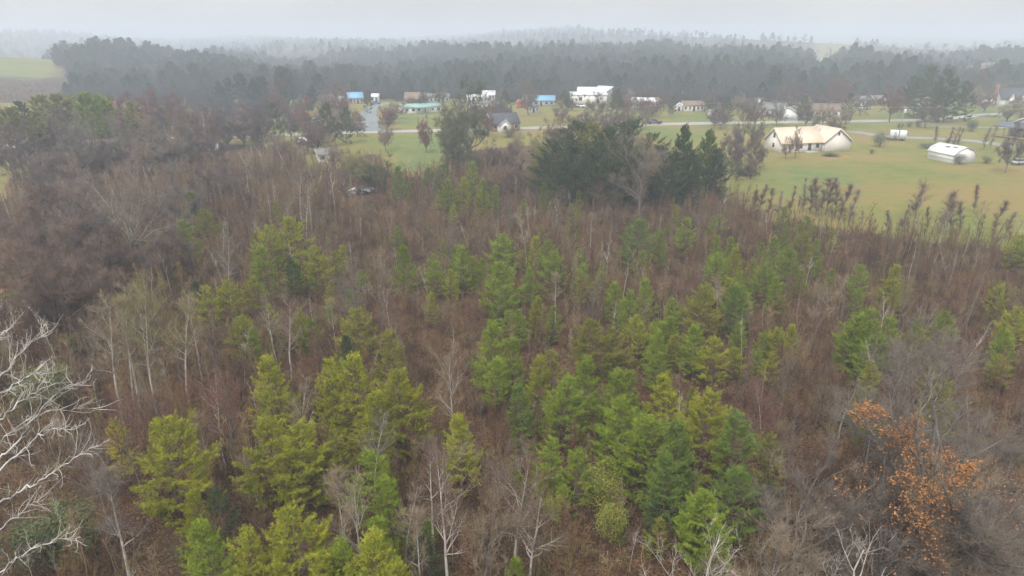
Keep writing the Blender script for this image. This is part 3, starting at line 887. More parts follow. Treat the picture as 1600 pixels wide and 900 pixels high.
clump('at the right end of the grove', [(1066, 200, 14.5, 'dark', .8), (1105, 207, 13, 'blue', .95), (1118, 236, 10, 'dark', 1.1), (1083, 252, 9, 'dark', 1.1)], 'cedar', 'cedars in the dark grove')
clump('in the far left belt', [(12, 170, 14, 'olive'), (34, 160, 14, 'dark'), (60, 150, 15, 'olive'), (84, 148, 15, 'olive'), (110, 152, 14, 'olive'), (133, 147, 16, 'bright'), (159, 150, 15, 'bright'), (199, 160, 13, 'olive', 1.2), (45, 178, 13, 'olive')], 'tall', 'old pines on the left')
clump('beside the main road on the left', [(398, 170, 11, 'dark', .75), (422, 161, 12, 'dark', .8), (510, 162, 12, 'dark', .8), (537, 168, 10.5, 'dark', .75)], 'broad', 'pines beside the road')
clump('behind the white slant-roofed shed', [(1440, 120, 15, 'dark', 1.1), (1458, 104, 19, 'dark', 1.1), (1492, 110, 18, 'dark', 1.0), (1521, 128, 14, 'dark', .9), (1476, 138, 12, 'dark', 1.1)], 'broad', 'big evergreens behind the shed')

# ------------------------------------------------------------------ bare trees
B = 'bare trees in the woods'
clump('with pale trunk above the white limbs', [(150, 470, 10.5, 'tan', 0), (168, 452, 11, 'tan', 1), (205, 455, 11, 'willow', 0), (262, 456, 10.5, 'willow', 1), (125, 500, 9, 'brown', 2), (296, 470, 8.5, 'tan', 5), (235, 440, 11, 'willow', 4), (185, 470, 10, 'willow', 5), (318, 480, 8, 'brown', 3)], 'leader', B)
clump('in the lower left brown thicket', [(328, 585, 8, 'red', 0), (222, 572, 8, 'tan', 2), (455, 590, 7, 'tan', 1), (392, 700, 5, 'tan', 1), (160, 745, 9, 'grey', 5), (312, 650, 6, 'tan', 5), (240, 600, 7, 'red', 3), (360, 600, 8, 'red', 4), (190, 620, 7.5, 'red', 4), (128, 690, 8, 'grey', 4)], 'leader', B)
clump('with pale trunk near the bottom centre', [(528, 745, 8, 'tan', 5), (552, 740, 8.5, 'tan', 0), (624, 760, 6, 'tan', 1), (690, 720, 10, 'brown', 0), (705, 545, 9, 'tan', 0), (750, 770, 8, 'tan', 2), (804, 700, 9.5, 'brown', 0), (835, 745, 8.5, 'brown', 1), (652, 800, 7, 'tan', 5),
      (670, 690, 8, 'brown', 5), (575, 640, 7, 'grey', 1), (777, 690, 7, 'brown', 3)], 'leader', B)
clump('in the woods below the scrap heap', [(462, 262, 9, 'brown', 0), (478, 268, 9, 'brown', 5), (470, 290, 8.5, 'tan', 1), (345, 370, 9, 'grey', 0), (418, 450, 8, 'brown', 1), (440, 470, 8, 'brown', 0), (518, 470, 6, 'tan', 5), (560, 420, 8, 'grey', 2), (590, 405, 9, 'tan', 4), (380, 240, 9, 'tan', 0),
      (530, 440, 7.5, 'grey', 4), (610, 470, 7, 'brown', 3), (496, 520, 6, 'red', 4)], 'leader', B)
clump('in the woods under the dark grove', [(825, 335, 8, 'tan', 1), (655, 320, 8, 'brown', 4), (700, 345, 7.5, 'grey', 2), (880, 300, 9, 'brown', 4), (925, 335, 6, 'tan', 5), (960, 300, 8.5, 'brown', 3), (1000, 295, 8.5, 'brown', 4), (1040, 300, 8, 'red', 3), (1090, 305, 8, 'brown', 4), (1130, 310, 8, 'brown', 2),
      (765, 340, 7, 'brown', 3), (800, 310, 8, 'purple', 4), (935, 280, 8, 'red', 3), (1165, 290, 7, 'brown', 3)], 'leader', B)
clump('in the brown brush right of centre', [(870, 430, 6, 'tan', 5), (930, 440, 6.5, 'grey', 2), (1000, 440, 4, 'grey', 2), (1060, 420, 6.5, 'brown', 3), (1090, 425, 6, 'purple', 4), (1130, 430, 6, 'tan', 1), (1170, 560, 6, 'brown', 3), (1230, 560, 6.5, 'brown', 4), (1215, 620, 7, 'red', 3), (1290, 560, 7, 'brown', 3),
      (1280, 450, 7, 'tan', 4), (1330, 580, 6, 'brown', 1), (1250, 650, 7, 'brown', 2), (1180, 600, 6.5, 'red', 4), (1320, 430, 5, 'tan', 0)], 'leader', B)
clump('at the right side below the hilltop lawn', [(1440, 285, 7, 'brown', 4), (1478, 330, 6, 'tan', 0), (1492, 300, 7, 'brown', 3), (1540, 320, 6, 'brown', 2), (1450, 470, 6, 'brown', 1), (1500, 420, 6, 'red', 3), (1530, 440, 6, 'red', 4), (1420, 440, 6, 'willow', 4), (1560, 350, 6, 'red', 3), (1480, 400, 6, 'purple', 3),
      (1390, 370, 5.5, 'purple', 4), (1410, 540, 7, 'grey', 2)], 'leader', B)
S = 'spreading bare trees'
clump('in the belt below the grassy hill', [(0, 195, 12, 'purple', (3, 1)), (30, 185, 12, 'purple', (3, 1)), (75, 175, 13, 'purple', (1, .9)), (105, 172, 13, 'grey', (2, .9)), (172, 150, 14, 'red', (3, 1)), (196, 144, 15, 'red', (3, .9)), (222, 142, 15, 'red', (3, 1)), (246, 141, 15, 'purple', (3, 1)), (268, 145, 14, 'red', (3, 1)), (288, 150, 13.5, 'purple', (4, 1)),
      (308, 154, 13, 'purple', (4, 1)), (326, 165, 12, 'purple', (3, 1)), (345, 158, 13, 'purple', (4, 1)), (372, 155, 13, 'purple', (4, 1)), (395, 160, 13, 'purple', (3, .9))], 'oak', S)
clump('in the second belt row on the left', [(40, 215, 11, 'purple', (4, 1)), (80, 210, 12, 'purple', (4, 1)), (120, 195, 13, 'grey', (2, 1)), (160, 190, 13, 'purple', (4, 1)), (195, 185, 13, 'grey', (1, 1)), (230, 182, 13, 'tan', (1, 1)), (262, 188, 12.5, 'grey', (2, .9)), (290, 185, 12.5, 'purple', (3, 1)), (318, 195, 11, 'purple', (4, 1)), (62, 240, 10, 'purple', (4, 1))], 'oak', S)
clump('on the left above the pale trunks', [(92, 262, 12, 'purple', (4, 1)), (38, 300, 12, 'brown', (3, 1)), (70, 300, 13, 'purple', (2, .9)), (112, 285, 12.5, 'grey', (1, .9)), (268, 262, 11, 'grey', (1, .9)), (15, 340, 12, 'brown', (3, .9)), (60, 350, 13, 'brown', (3, 1)), (95, 352, 12, 'brown', (4, 1)), (240, 330, 10, 'purple', (4, .9)), (140, 345, 9, 'purple', (2, .9)),
      (320, 235, 10, 'purple', (4, 1)), (352, 250, 9, 'purple', (2, .9))], 'oak', S)
clump('along the main road on the left', [(430, 131, 14, 'red', (1, .8)), (469, 156, 12, 'red', (1, 1)), (450, 168, 10, 'purple', (1, .8)), (522, 133, 14, 'red', (1, .9)), (557, 163, 8, 'red', (4, .7)), (603, 161, 9, 'red', (4, 1.1)), (600, 190, 8, 'tan', (1, .8)), (494, 175, 9, 'brown', (1, .6)), (310, 185, 9, 'brown', (3, .8))], 'oak', S)
clump('around the green lawn at the centre', [(663, 168, 12, 'red', (4, .55)), (560, 222, 9, 'willow', (4, 1.0)), (585, 232, 9, 'green', (4, 1.0)), (545, 235, 7, 'willow', (1, .9)), (602, 250, 7, 'green', (4, 1.0)), (703, 220, 7.5, 'willow', (4, .8)), (735, 230, 7, 'green', (4, .9)), (520, 215, 8, 'tan', (1, .8)),
      (780, 215, 9, 'brown', (2, .9)), (810, 205, 10, 'tan', (0, .8)), (845, 200, 10, 'willow', (1, .9)), (800, 240, 8.5, 'brown', (4, 1)), (835, 235, 9, 'tan', (1, .9)), (870, 180, 10, 'red', (1, .8)), (770, 258, 7.5, 'brown', (4, .9))], 'oak', S)
clump('by the brick cottage in dark ivy', [(725, 132, 19, 'green', (1, 1.0)), (712, 160, 16, 'green', (4, .9))], 'oak', S)
clump('between the grove and the far houses', [(826, 128, 13, 'brown', (1, .9)), (920, 160, 10, 'purple', (4, .8)), (942, 162, 10, 'purple', (4, .8)), (958, 166, 9, 'purple', (4, .8)), (975, 160, 10, 'red', (1, .7)), (990, 168, 9, 'grey', (1, .7)), (898, 168, 9, 'red', (4, .8)), (762, 168, 9, 'red', (1, .8)), (1010, 165, 8, 'tan', (1, .7)), (1130, 155, 10, 'purple', (4, .9)), (1020, 215, 13, 'tan', (1, .9)), (1035, 230, 11, 'grey', (0, .7)),
      (1065, 240, 9, 'red', (4, .7))], 'oak', S)
clump('around the cream-roofed house', [(1168, 168, 14, 'grey', (1, .8)), (1150, 195, 11, 'purple', (4, .8)), (1188, 200, 10, 'brown', (4, .7)), (1232, 215, 5.5, 'tan', (1, .8)), (1249, 196, 8.5, 'tan', (3, .55)), (1310, 165, 9, 'tan', (4, .9)), (1325, 160, 9, 'tan', (1, .7)), (1178, 235, 6.5, 'brown', (4, .8)), (1155, 240, 6, 'green', (4, .8))], 'oak', S)
clump('around the houses at the right', [(1236, 126, 13, 'purple', (0, .95)), (1318, 120, 14, 'red', (0, .9)), (1290, 135, 11, 'purple', (2, .9)), (1400, 133, 13, 'red', (3, .9)), (1260, 140, 10, 'purple', (4, .8)), (1350, 140, 10, 'grey', (2, .8)), (1540, 112, 15, 'brown', (0, .9)), (1500, 100, 15, 'grey', (0, .9)), (1420, 95, 15, 'grey', (0, .8)), (1570, 118, 13, 'grey', (2, .8)), (1590, 195, 11, 'purple', (1, .7))], 'oak', S)
R = 'grey trees at the lower right'
# ================================================================== houses, sheds, vehicles, poles
def plain(name, c, rough=.7, spec=.3, var=.85, scale=1.2):
    return surf_mat(name, tuple(x * var for x in c), c, scale, rough, 0, spec)
M.update(white=plain('white_siding', (.80, .79, .77), .7, .3, .93, .4), cream_roof=surf_mat('cream_shingle', (.68, .55, .42), (.76, .63, .50), .5, .85, .15), cream_wall=plain('off_white_siding', (.80, .76, .70), .7, .3, .95, .3),
         dark_roof=plain('dark_grey_shingle', (.075, .08, .095), .8), grey_roof=plain('grey_shingle', (.2, .195, .2), .8), brown_roof=plain('brown_shingle', (.24, .17, .13), .85),
         blue_roof=plain('blue_metal_roof', (.20, .42, .62), .5), green_roof=plain('green_metal_roof', (.25, .44, .40), .5), white_roof=plain('white_metal_roof', (.78, .8, .83), .5),
         grey_wall=plain('grey_siding', (.42, .43, .45)), brick=plain('red_brick', (.34, .15, .10), .9), red_wall=plain('red_siding', (.45, .10, .06)), tin=surf_mat('weathered_tin', (.22, .22, .24), (.55, .57, .62), 1.1, .45, .1, .5),
         wood=plain('raw_timber', (.42, .29, .17), .8), dark_wood=plain('dark_timber', (.12, .09, .07), .9), pole_wood=plain('weathered_pole', (.30, .26, .22), .9), glass=plain('dark_window_glass', (.03, .035, .045), .15, .5),
         trim=plain('white_trim', (.8, .8, .79), .5), door_dark=plain('dark_door', (.06, .05, .05)), tyre=plain('tyre_rubber', (.02, .02, .02), .9), slate_blue=plain('blue_grey_roof', (.13, .16, .19), .6),
         pink=plain('faded_pink_siding', (.55, .40, .38)), pvc=plain('grey_green_siding', (.5, .54, .5)), concrete=plain('pale_concrete', (.45, .44, .42), .9), tarp_blue=plain('blue_tarp', (.05, .15, .4), .5), black=plain('black_plastic', (.015, .015, .017), .5),
         car_white=plain('white_car_paint', (.75, .76, .78), .3, .5), car_dark=plain('dark_car_paint', (.03, .03, .045), .3, .5), car_purple=plain('plum_car_paint', (.10, .05, .12), .3, .5), car_blue=plain('blue_car_paint', (.06, .16, .35), .3, .5), car_silver=plain('silver_car_paint', (.4, .42, .45), .3, .5))

BOXQ = np.array([(0, 2, 3, 1), (4, 5, 7, 6), (0, 1, 5, 4), (2, 6, 7, 3), (0, 4, 6, 2), (1, 3, 7, 5)])
def sbox(s, x0, x1, y0, y1, z0, z1, m=0):
    V_ = np.array([(x, y, z) for z in (z0, z1) for y in (y0, y1) for x in (x0, x1)], float)
    s.add(V_, np.vstack([BOXQ[:, :3], BOXQ[:, [0, 2, 3]]]), m)
def box_part(name, parent, dims, mat_):
    s = Soup(); sbox(s, *dims); return link(name, s.mesh(name, [mat_]), parent)
def poly_extrude(s, pts, axis_, a0, a1, m=0):
    """convex polygon in a plane, pushed along axis ('x' or 'y')"""
    n_ = len(pts)
    f = (lambda u, w, a: (a, u, w)) if axis_ == 'x' else (lambda u, w, a: (u, a, w))
    V_ = [f(u, w, a0) for u, w in pts] + [f(u, w, a1) for u, w in pts]
    T_ = []
    for i in range(1, n_ - 1):
        T_ += [(0, i, i + 1), (n_, n_ + i + 1, n_ + i)]
    for i in range(n_):
        j = (i + 1) % n_
        T_ += [(i, n_ + i, n_ + j), (i, n_ + j, j)]
    s.add(V_, T_, m)

def gable_block(root, x0, x1, y0, y1, wh, rise, wall, roof, ridge='x', over=.35, th=.16, trim=None):
    """walls with gables, two roof slopes with real thickness, fascia boards"""
    s = Soup()
    if ridge == 'x':
        ym = (y0 + y1) / 2
        poly_extrude(s, [(y0, -.9), (y1, -.9), (y1, wh), (ym, wh + rise), (y0, wh)], 'x', x0, x1)
    else:
        xm = (x0 + x1) / 2
        poly_extrude(s, [(x0, -.9), (x1, -.9), (x1, wh), (xm, wh + rise), (x0, wh)], 'y', y0, y1)
    link('wall', s.mesh('wall', [wall]), root)
    r = Soup()
    a, b_ = (y0, y1) if ridge == 'x' else (x0, x1)
    c0, c1 = (x0, x1) if ridge == 'x' else (y0, y1)
    mid = (a + b_) / 2; half = (b_ - a) / 2; sl = rise / half
    for sg in (-1, 1):
        e = mid + sg * (half + over); ze = wh - sl * over
        poly_extrude(r, [(mid, wh + rise + .03), (e, ze + .03), (e, ze + .03 + th), (mid, wh + rise + .03 + th)], ridge, c0 - over, c1 + over)
    ro = link('roof', r.mesh('roof', [roof]), root)
    f = Soup()
    for sg in (-1, 1):
        e = mid + sg * (half + over); ze = wh - sl * over
        for c_ in (c0 - over - .04, c1 + over + .003):
            poly_extrude(f, [(mid, wh + rise - .12), (e, ze - .12), (e, ze + .15), (mid, wh + rise + .15)], ridge, c_, c_ + .037)
    link('fascia', f.mesh('fascia', [trim or M['trim']]), ro)
    return ro

def window(root, x, z, w, h, face='front', off=0.0, mat_=None, name='window', y=0.0):
    """framed window set on a wall face: front (y = off), left (x = off)"""
    s, g = Soup(), Soup()
    t = .08
    bars = [(x - w / 2 - t, x + w / 2 + t, z - t, z), (x - w / 2 - t, x + w / 2 + t, z + h, z + h + t), (x - w / 2 - t, x - w / 2, z, z + h), (x + w / 2, x + w / 2 + t, z, z + h)]
    if face == 'front':
        for a, b_, c_, d in bars: sbox(s, a, b_, off - .06, off - .004, c_, d)
        sbox(g, x - w / 2, x + w / 2, off - .035, off - .004, z, z + h)
    elif face == 'left':
        for a, b_, c_, d in bars: sbox(s, off - .06, off - .004, a, b_, c_, d)
        sbox(g, off - .035, off - .004, x - w / 2, x + w / 2, z, z + h)
    o = link(name, s.mesh(name, [M['trim']]), root)
    link('pane' if name == 'window' else 'door_leaf', g.mesh('pane', [mat_ or M['glass']]), o)
    return o

SITES = []
def site(name, A, B, label, cat, group=None):
    """an Empty on the ground at pixel A, its x axis pointing to pixel B; returns (root, length)"""
    a, b_ = ground(*A), ground(*B)
    d = b_ - a
    root = link(name, None, None, (a[0], a[1], a[2]), math.atan2(d[1], d[0]))
    SITES.append(((a[0] + b_[0]) / 2, (a[1] + b_[1]) / 2 + 3, math.hypot(d[0], d[1]) / 2 + 7))
    tag(root, label, cat, group)
    return root, math.hypot(d[0], d[1])

H_ = 'houses along the road'
def house(name, A, B, D, wh, rise, wall, roof, label, cat='house', ridge='x', wins=3, door=True, over=.35, group=H_, leftwin=False, dmat=None):
    root, L_ = site(name, A, B, label, cat, group)
    gable_block(root, 0, L_, 0, D, wh, rise, M[wall], M[roof], ridge, over)
    slots = wins + (1 if door else 0)
    k = slots // 2 if door else -1
    for i in range(slots):
        x = L_ * (i + .5) / slots
        if i == k: window(root, x, .05, 1.0, min(2.05, wh - .3), off=0, mat_=M[dmat] if dmat else M['door_dark'], name='door')
        else: window(root, x, wh * .36, min(1.5, L_ / slots * .5), wh * .42)
    if leftwin: window(root, D / 2, wh * .4, 1.1, wh * .4, 'left', 0)
    return root, L_

# --- cream-roofed house on the hilltop lawn
root, _ = site('house', (1221, 239), (1328, 234), 'white house with pale cream shingle roof on the hilltop lawn', 'house', None)
gable_block(root, 0, 12.8, 0, 8.2, 2.7, 3.5, M['cream_wall'], M['cream_roof'], 'x', .45)
gable_block(root, 12.804, 21.6, -.6, 9.0, 2.7, 3.3, M['cream_wall'], M['cream_roof'], 'y', .45)
window(root, 4.0, 1.0, 1.0, 1.2, 'left', 0); window(root, 4.1, 3.7, .9, 1.3, 'left', 0)
window(root, 11.2, 1.0, 1.1, 1.1); window(root, 2.6, 1.0, 1.4, 1.2); window(root, 8.7, .3, 1.0, 2.05, mat_=M['door_dark'], name='door'); window(root, 5.6, 1.0, 1.5, 1.2)
window(root, 17.2, 4.3, .6, .9, off=-.6)
for x_ in (.08, 12.7, 12.9):
    box_part('downpipe', root, (x_ - .06, x_ + .06, -.72 if x_ > 12.8 else -.12, -.603 if x_ > 12.8 else -.003, 0, 2.6), M['grey_wall'])
box_part('porch_slab', root, (7, 10.5, -1.4, -.01, -.5, .22), M['concrete'])
box_part('chimney', root, (15.0, 15.35, 5.0, 5.35, 4.2, 5.6), M['grey_wall'])

# --- white metal garage on the lawn, gambrel roof
root, L_ = site('metal_garage', (1448, 247), (1489, 255.5), 'white metal garage with ribbed roof standing on the lawn', 'garage', None)
D_ = 6.2
s = Soup(); poly_extrude(s, [(0, -.8), (D_, -.8), (D_, 2.0), (D_ - .7, 3.0), (D_ / 2, 3.9), (.7, 3.0), (0, 2.0)], 'x', 0, L_); link('wall', s.mesh('wall', [M['white']]), root)
s = Soup()
prof = [(-.2, 1.95), (.66, 3.06), (D_ / 2, 4.0), (D_ - .66, 3.06), (D_ + .2, 1.95)]
for (a, za), (b_, zb_) in zip(prof[:-1], prof[1:]):
    poly_extrude(s, [(a, za), (b_, zb_), (b_, zb_ + .06), (a, za + .06)], 'x', -.25, L_ + .25)
ro = link('roof', s.mesh('roof', [M['white_roof']]), root)
for k in range(int(L_ / .9)):
    s = Soup(); x_ = .3 + k * .9
    for (a, za), (b_, zb_) in zip(prof[:2], prof[1:3]):
        poly_extrude(s, [(a, za + .063), (b_, zb_ + .063), (b_, zb_ + .12), (a, za + .12)], 'x', x_, x_ + .05)
    link('roof_rib', s.mesh('roof_rib', [M['white_roof']]), ro)
def on_roof(u): return np.interp(u, [.66, D_ / 2], [3.06, 4.0])
for x_, u0, u1 in ((L_ * .42, 1.3, 1.9), (L_ * .66, 1.7, 2.2)):
    s = Soup(); poly_extrude(s, [(u0, on_roof(u0) + .125), (u1, on_roof(u1) + .125), (u1, on_roof(u1) + .16), (u0, on_roof(u0) + .16)], 'x', x_, x_ + 1.5); link('roof_patch', s.mesh('roof_patch', [M['grey_roof']]), ro)
box_part('wall_rail', root, (0, L_, -.05, -.003, .85, .97), M['grey_wall'])
box_part('skirting', root, (0, L_, -.04, -.003, -.4, .15), M['grey_wall'])

# --- timber cabin with porch at the right edge
root, L_ = site('porch_cabin', (1550, 213), (1596, 219), 'timber cabin with dark metal porch roof and raw wood deck', 'cabin', None)
box_part('deck', root, (0, L_ + 3, 0, 4.0, .25, .5), M['wood'])
for k in range(5): box_part('post', root, (.15 + k * (L_ + 2.5) / 4, .33 + k * (L_ + 2.5) / 4, .15, .33, .5, 3.3), M['wood'])
for k in range(5): box_part('deck_pier', root, (.2 + k * (L_ + 2.3) / 4, .45 + k * (L_ + 2.3) / 4, .2, .45, -1.2, .25), M['dark_wood'])
s = Soup(); poly_extrude(s, [(-.5, 3.25), (4.2, 4.4), (4.2, 4.56), (-.5, 3.41)], 'x', -.5, L_ + 3.5); link('porch_roof', s.mesh('porch_roof', [M['slate_blue']]), root)
gable_block(root, 2.0, L_ + 3, 4.01, 10, 4.0, 2.6, M['grey_wall'], M['slate_blue'], 'y', .4)
window(root, 5.0, 1.3, 1.1, 1.4, off=4.01); window(root, 7.2, .5, 1.0, 2.1, off=4.01, mat_=M['door_dark'], name='door')

# --- white box trailer beside the utility pole
root, L_ = site('box_trailer', (1390, 219.5), (1415, 220.5), 'white box trailer parked by the utility pole', 'trailer', None)
box_part('box', root, (0, L_, 0, 2.4, .55, 3.0), M['white_roof']); box_part('frame', root, (-1.0, L_, .4, 2.0, .35, .547), M['black'])
for x_ in (L_ * .55, L_ * .75):
    for y_ in (-.02, 2.22):
        s = Soup(); th_ = np.linspace(0, 2 * pi, 13)[:-1]; poly_extrude(s, [(x_ + .36 * cos(t), .36 + .36 * sin(t)) for t in th_], 'y', y_, y_ + .2); link('wheel', s.mesh('wheel', [M['tyre']]), root)
box_part('door', root, (L_ * .2, L_ * .2 + .8, -.03, -.003, .7, 2.7), M['grey_wall'])

# --- white shed with a slanting roof
root, L_ = site('slant_roof_shed', (1424, 171), (1449, 171.5), 'white shed with a single slanting roof before the evergreens', 'shed', None)
s = Soup(); poly_extrude(s, [(0, -.5), (L_, -.5), (L_, 4.6), (0, 3.2)], 'y', 0, 6); link('wall', s.mesh('wall', [M['white']]), root)
s = Soup(); poly_extrude(s, [(-.5, 3.1), (L_ + .5, 4.77), (L_ + .5, 4.95), (-.5, 3.28)], 'y', -.5, 6.5); link('roof', s.mesh('roof', [M['white_roof']]), root)
window(root, L_ * .25, .1, 1.1, 2.1, mat_=M['door_dark'], name='door'); window(root, L_ * .68, 1.5, 1.2, 1.1)

# --- white house with brick chimney, far right
root, L_ = site('house', (1562, 166), (1618, 166), 'white house with brick chimney and dark roof at the right edge', 'house', None)
gable_block(root, 0, L_, 0, 9, 3.2, 4.6, M['white'], M['dark_roof'], 'x', .35)
box_part('chimney', root, (-.9, -.01, 3.2, 5.0, -.5, 9.2), M['brick']); box_part('porch', root, (-4.5, -1.0, 2.5, 7, -.4, 2.6), M['white'])
for x_ in (2.2, 7.2, 12):
    gable_block(root, x_, x_ + 3, -1.6, -.003, 2.9, 2.6, M['white'], M['dark_roof'], 'y', .2)
    window(root, x_ + 1.5, 1.0, 1.2, 1.5, off=-1.6)

# --- houses and sheds along the road and behind it
root, L_ = house('house', (1186, 181.5), (1219, 184), 8, 2.7, 2.4, 'white', 'grey_roof', 'white grey-roofed house with a double garage beside the road', wins=3)
gable_block(root, L_ + .01, L_ + 7, -2.5, 7.5, 2.7, 1.7, M['white'], M['grey_roof'], 'y', .35)
gd = box_part('garage_door', root, (L_ + 1, L_ + 6, -2.56, -2.503, 0, 2.2), M['trim'])
for k in range(3): box_part('door_groove', gd, (L_ + 1, L_ + 6, -2.575, -2.562, .5 + k * .55, .53 + k * .55), M['grey_wall'])
house('shed', (1246, 180), (1256, 180.5), 4, 2.3, 1.2, 'white', 'brown_roof', 'little white shed with dark door beside the double garage', 'shed', 'y', 0, True)
house('house', (1272, 183), (1319, 183.5), 7, 2.6, 2.2, 'cream_wall', 'brown_roof', 'low cream house with brown roof behind thin tan trees', wins=4, leftwin=True)
house('shed', (1112, 184), (1127, 183.5), 3.6, 1.9, .9, 'white', 'grey_roof', 'small white shed alone on the roadside lawn', 'shed', 'x', 1, True)
house('shed', (1055.5, 174), (1066, 174.2), 3, 2.2, 1.1, 'white', 'white_roof', 'narrow white shed left of the brown-roofed ranch house', 'shed', 'y', 0, True)
house('house', (1068, 174), (1100, 174), 7, 2.4, 1.5, 'cream_wall', 'brown_roof', 'ranch house with brown roof left of the lone shed', wins=4)
house('mobile_home', (982, 170), (1033, 170), 7, 3.0, 1.4, 'grey_wall', 'white_roof', 'long grey mobile home with pale roof behind purplish trees', 'mobile home', wins=5)
house('metal_building', (893, 162), (948, 161.5), 14, 4.0, .8, 'white', 'white_roof', 'wide white metal building with a dark bay opening', 'metal building', wins=1, dmat='door_dark')
root, L_ = site('metal_building', (902, 157), (936, 157), 'long white-roofed building behind the wide metal building', 'metal building', H_)
gable_block(root, 0, L_, 0, 10, 3.4, 2.6, M['grey_wall'], M['white_roof'], 'x')
root, L_ = site('metal_building', (937, 159), (956, 157), 'metal building with steep white slanting roof', 'metal building', H_)
s = Soup(); poly_extrude(s, [(0, -.5), (L_, -.5), (L_, 6.2), (0, 2.6)], 'y', 0, 9); link('wall', s.mesh('wall', [M['grey_wall']]), root)
s = Soup(); poly_extrude(s, [(-.5, 2.45), (L_ + .5, 6.45), (L_ + .5, 6.7), (-.5, 2.7)], 'y', -.4, 9.4); link('roof', s.mesh('roof', [M['white_roof']]), root)
house('mobile_home', (817, 166), (866, 166), 6, 2.6, 1.9, 'grey_wall', 'blue_roof', 'mobile home with light blue metal roof', 'mobile home', wins=5)
house('shed', (807, 169), (823, 169.5), 5, 2.5, 1.0, 'red_wall', 'red_wall', 'red shed left of the blue-roofed mobile home', 'shed', 'x', 0, True)
house('mobile_home', (826, 176), (842, 176), 4, 2.4, .6, 'pvc', 'grey_roof', 'small pale trailer home in front of the red shed', 'mobile home', wins=2)
root, L_ = house('brick_cottage', (769, 206), (812, 204), 8, 2.6, 2.9, 'brick', 'dark_roof', 'red brick cottage with dark roof and white front gable', 'cottage', wins=3, leftwin=True)
gable_block(root, 1.6, 5.8, -2.6, -.003, 2.3, 1.8, M['white'], M['dark_roof'], 'y', .3); window(root, 3.7, .9, 1.1, 1.2, off=-2.6)
root, L_ = house('house', (631, 178), (690, 175), 7, 2.5, 1.0, 'white', 'green_roof', 'white house with pale green roof above the lawn', wins=5, dmat='brick')
box_part('porch_roof', root, (L_ * .25, L_ * .7, -2.4, -.4, 2.35, 2.5), M['green_roof'])
for k in range(4): box_part('porch_post', root, (L_ * (.26 + k * .142), L_ * (.26 + k * .142) + .14, -2.3, -2.16, -.3, 2.347), M['trim'])
house('house', (633, 163.5), (662, 163.5), 8, 2.6, 2.6, 'brick', 'brown_roof', 'brown-roofed house behind the green-roofed house', wins=3)
house('mobile_home', (665, 161), (702, 160.5), 6, 2.8, 1.3, 'grey_wall', 'grey_roof', 'grey mobile home behind the lawn, left of the ivy tree', 'mobile home', wins=5)
house('mobile_home', (730, 160), (762, 160), 5, 2.6, .8, 'white', 'white_roof', 'white mobile home behind the ivy tree', 'mobile home', wins=4)
house('house', (738, 172), (768, 171), 6, 2.6, 1.2, 'white', 'grey_roof', 'small white house behind the brick cottage', wins=3)
house('shed', (771, 173), (783, 173), 5, 2.6, 1.6, 'pvc', 'green_roof', 'pale green shed right of the ivy tree', 'shed', 'x', 1, True)
house('house', (753, 157), (773, 157), 7, 2.6, 1.8, 'white', 'white_roof', 'far white house at the edge of the forest', wins=3)
house('house', (546, 162.5), (568, 161.8), 7, 2.6, 2.3, 'pink', 'blue_roof', 'pinkish house with light blue roof beside the side road', wins=3)
house('shed', (580, 160), (591, 160), 5, 2.6, 1.2, 'white', 'white_roof', 'white shed at the bend of the side road', 'shed', 'x', 1, True)
house('mobile_home', (502, 156), (521, 156), 4, 2.5, .6, 'white', 'grey_roof', 'far white trailer behind a reddish tree', 'mobile home', wins=3)
house('house', (525, 166), (545, 164), 6, 2.5, 1.4, 'cream_wall', 'grey_roof', 'cream house left of the blue-roofed house', wins=2)
house('house', (10, 245), (43, 245), 6, 2.4, 1.6, 'grey_wall', 'white_roof', 'low grey house with pale roof at the left edge', wins=3)
house('shed', (24, 229), (36, 229), 3.5, 2.0, .6, 'white', 'white_roof', 'white shed behind the grey house at the left edge', 'shed', 'x', 1, True)
house('shed', (468, 231), (494, 230.5), 4, 1.7, .9, 'pink', 'white_roof', 'low pinkish shack with white roof before the main road', 'shed', 'x', 1, True)
house('shed', (498, 254), (526, 252.5), 5, 1.9, 1.0, 'white', 'grey_roof', 'low shed with grey roof near the scrap heap', 'shed', 'x', 1, True)
house('shed', (2, 500), (52, 499), 2.4, 1.3, .5, 'dark_wood', 'tin', 'low lean shed with weathered tin roof at the left edge', 'shed', 'x', 1, True, .2)
house('house', (1340, 165), (1357, 165), 6, 2.5, 1.4, 'white', 'grey_roof', 'far white house right of the big red maple', wins=2)
house('shed', (1359, 165), (1366, 165), 3, 2.2, .8, 'pvc', 'green_roof', 'teal shed between two far houses', 'shed', 'y', 0, True)
house('brick_cottage', (1367, 165.5), (1383, 165.5), 6, 2.5, 1.8, 'brick', 'grey_roof', 'far brick cottage right of the teal shed', 'cottage', wins=2)
house('barn', (1533, 119), (1560, 119), 12, 5, 3.0, 'red_wall', 'brown_roof', 'far red barn half hidden by brown trees', 'barn', 'x', 2, True, group='far farm buildings')
house('shed', (1455, 170), (1466, 170), 4, 2.2, 1.0, 'wood', 'brown_roof', 'tan shed right of the slanting white shed', 'shed', 'x', 0, True)

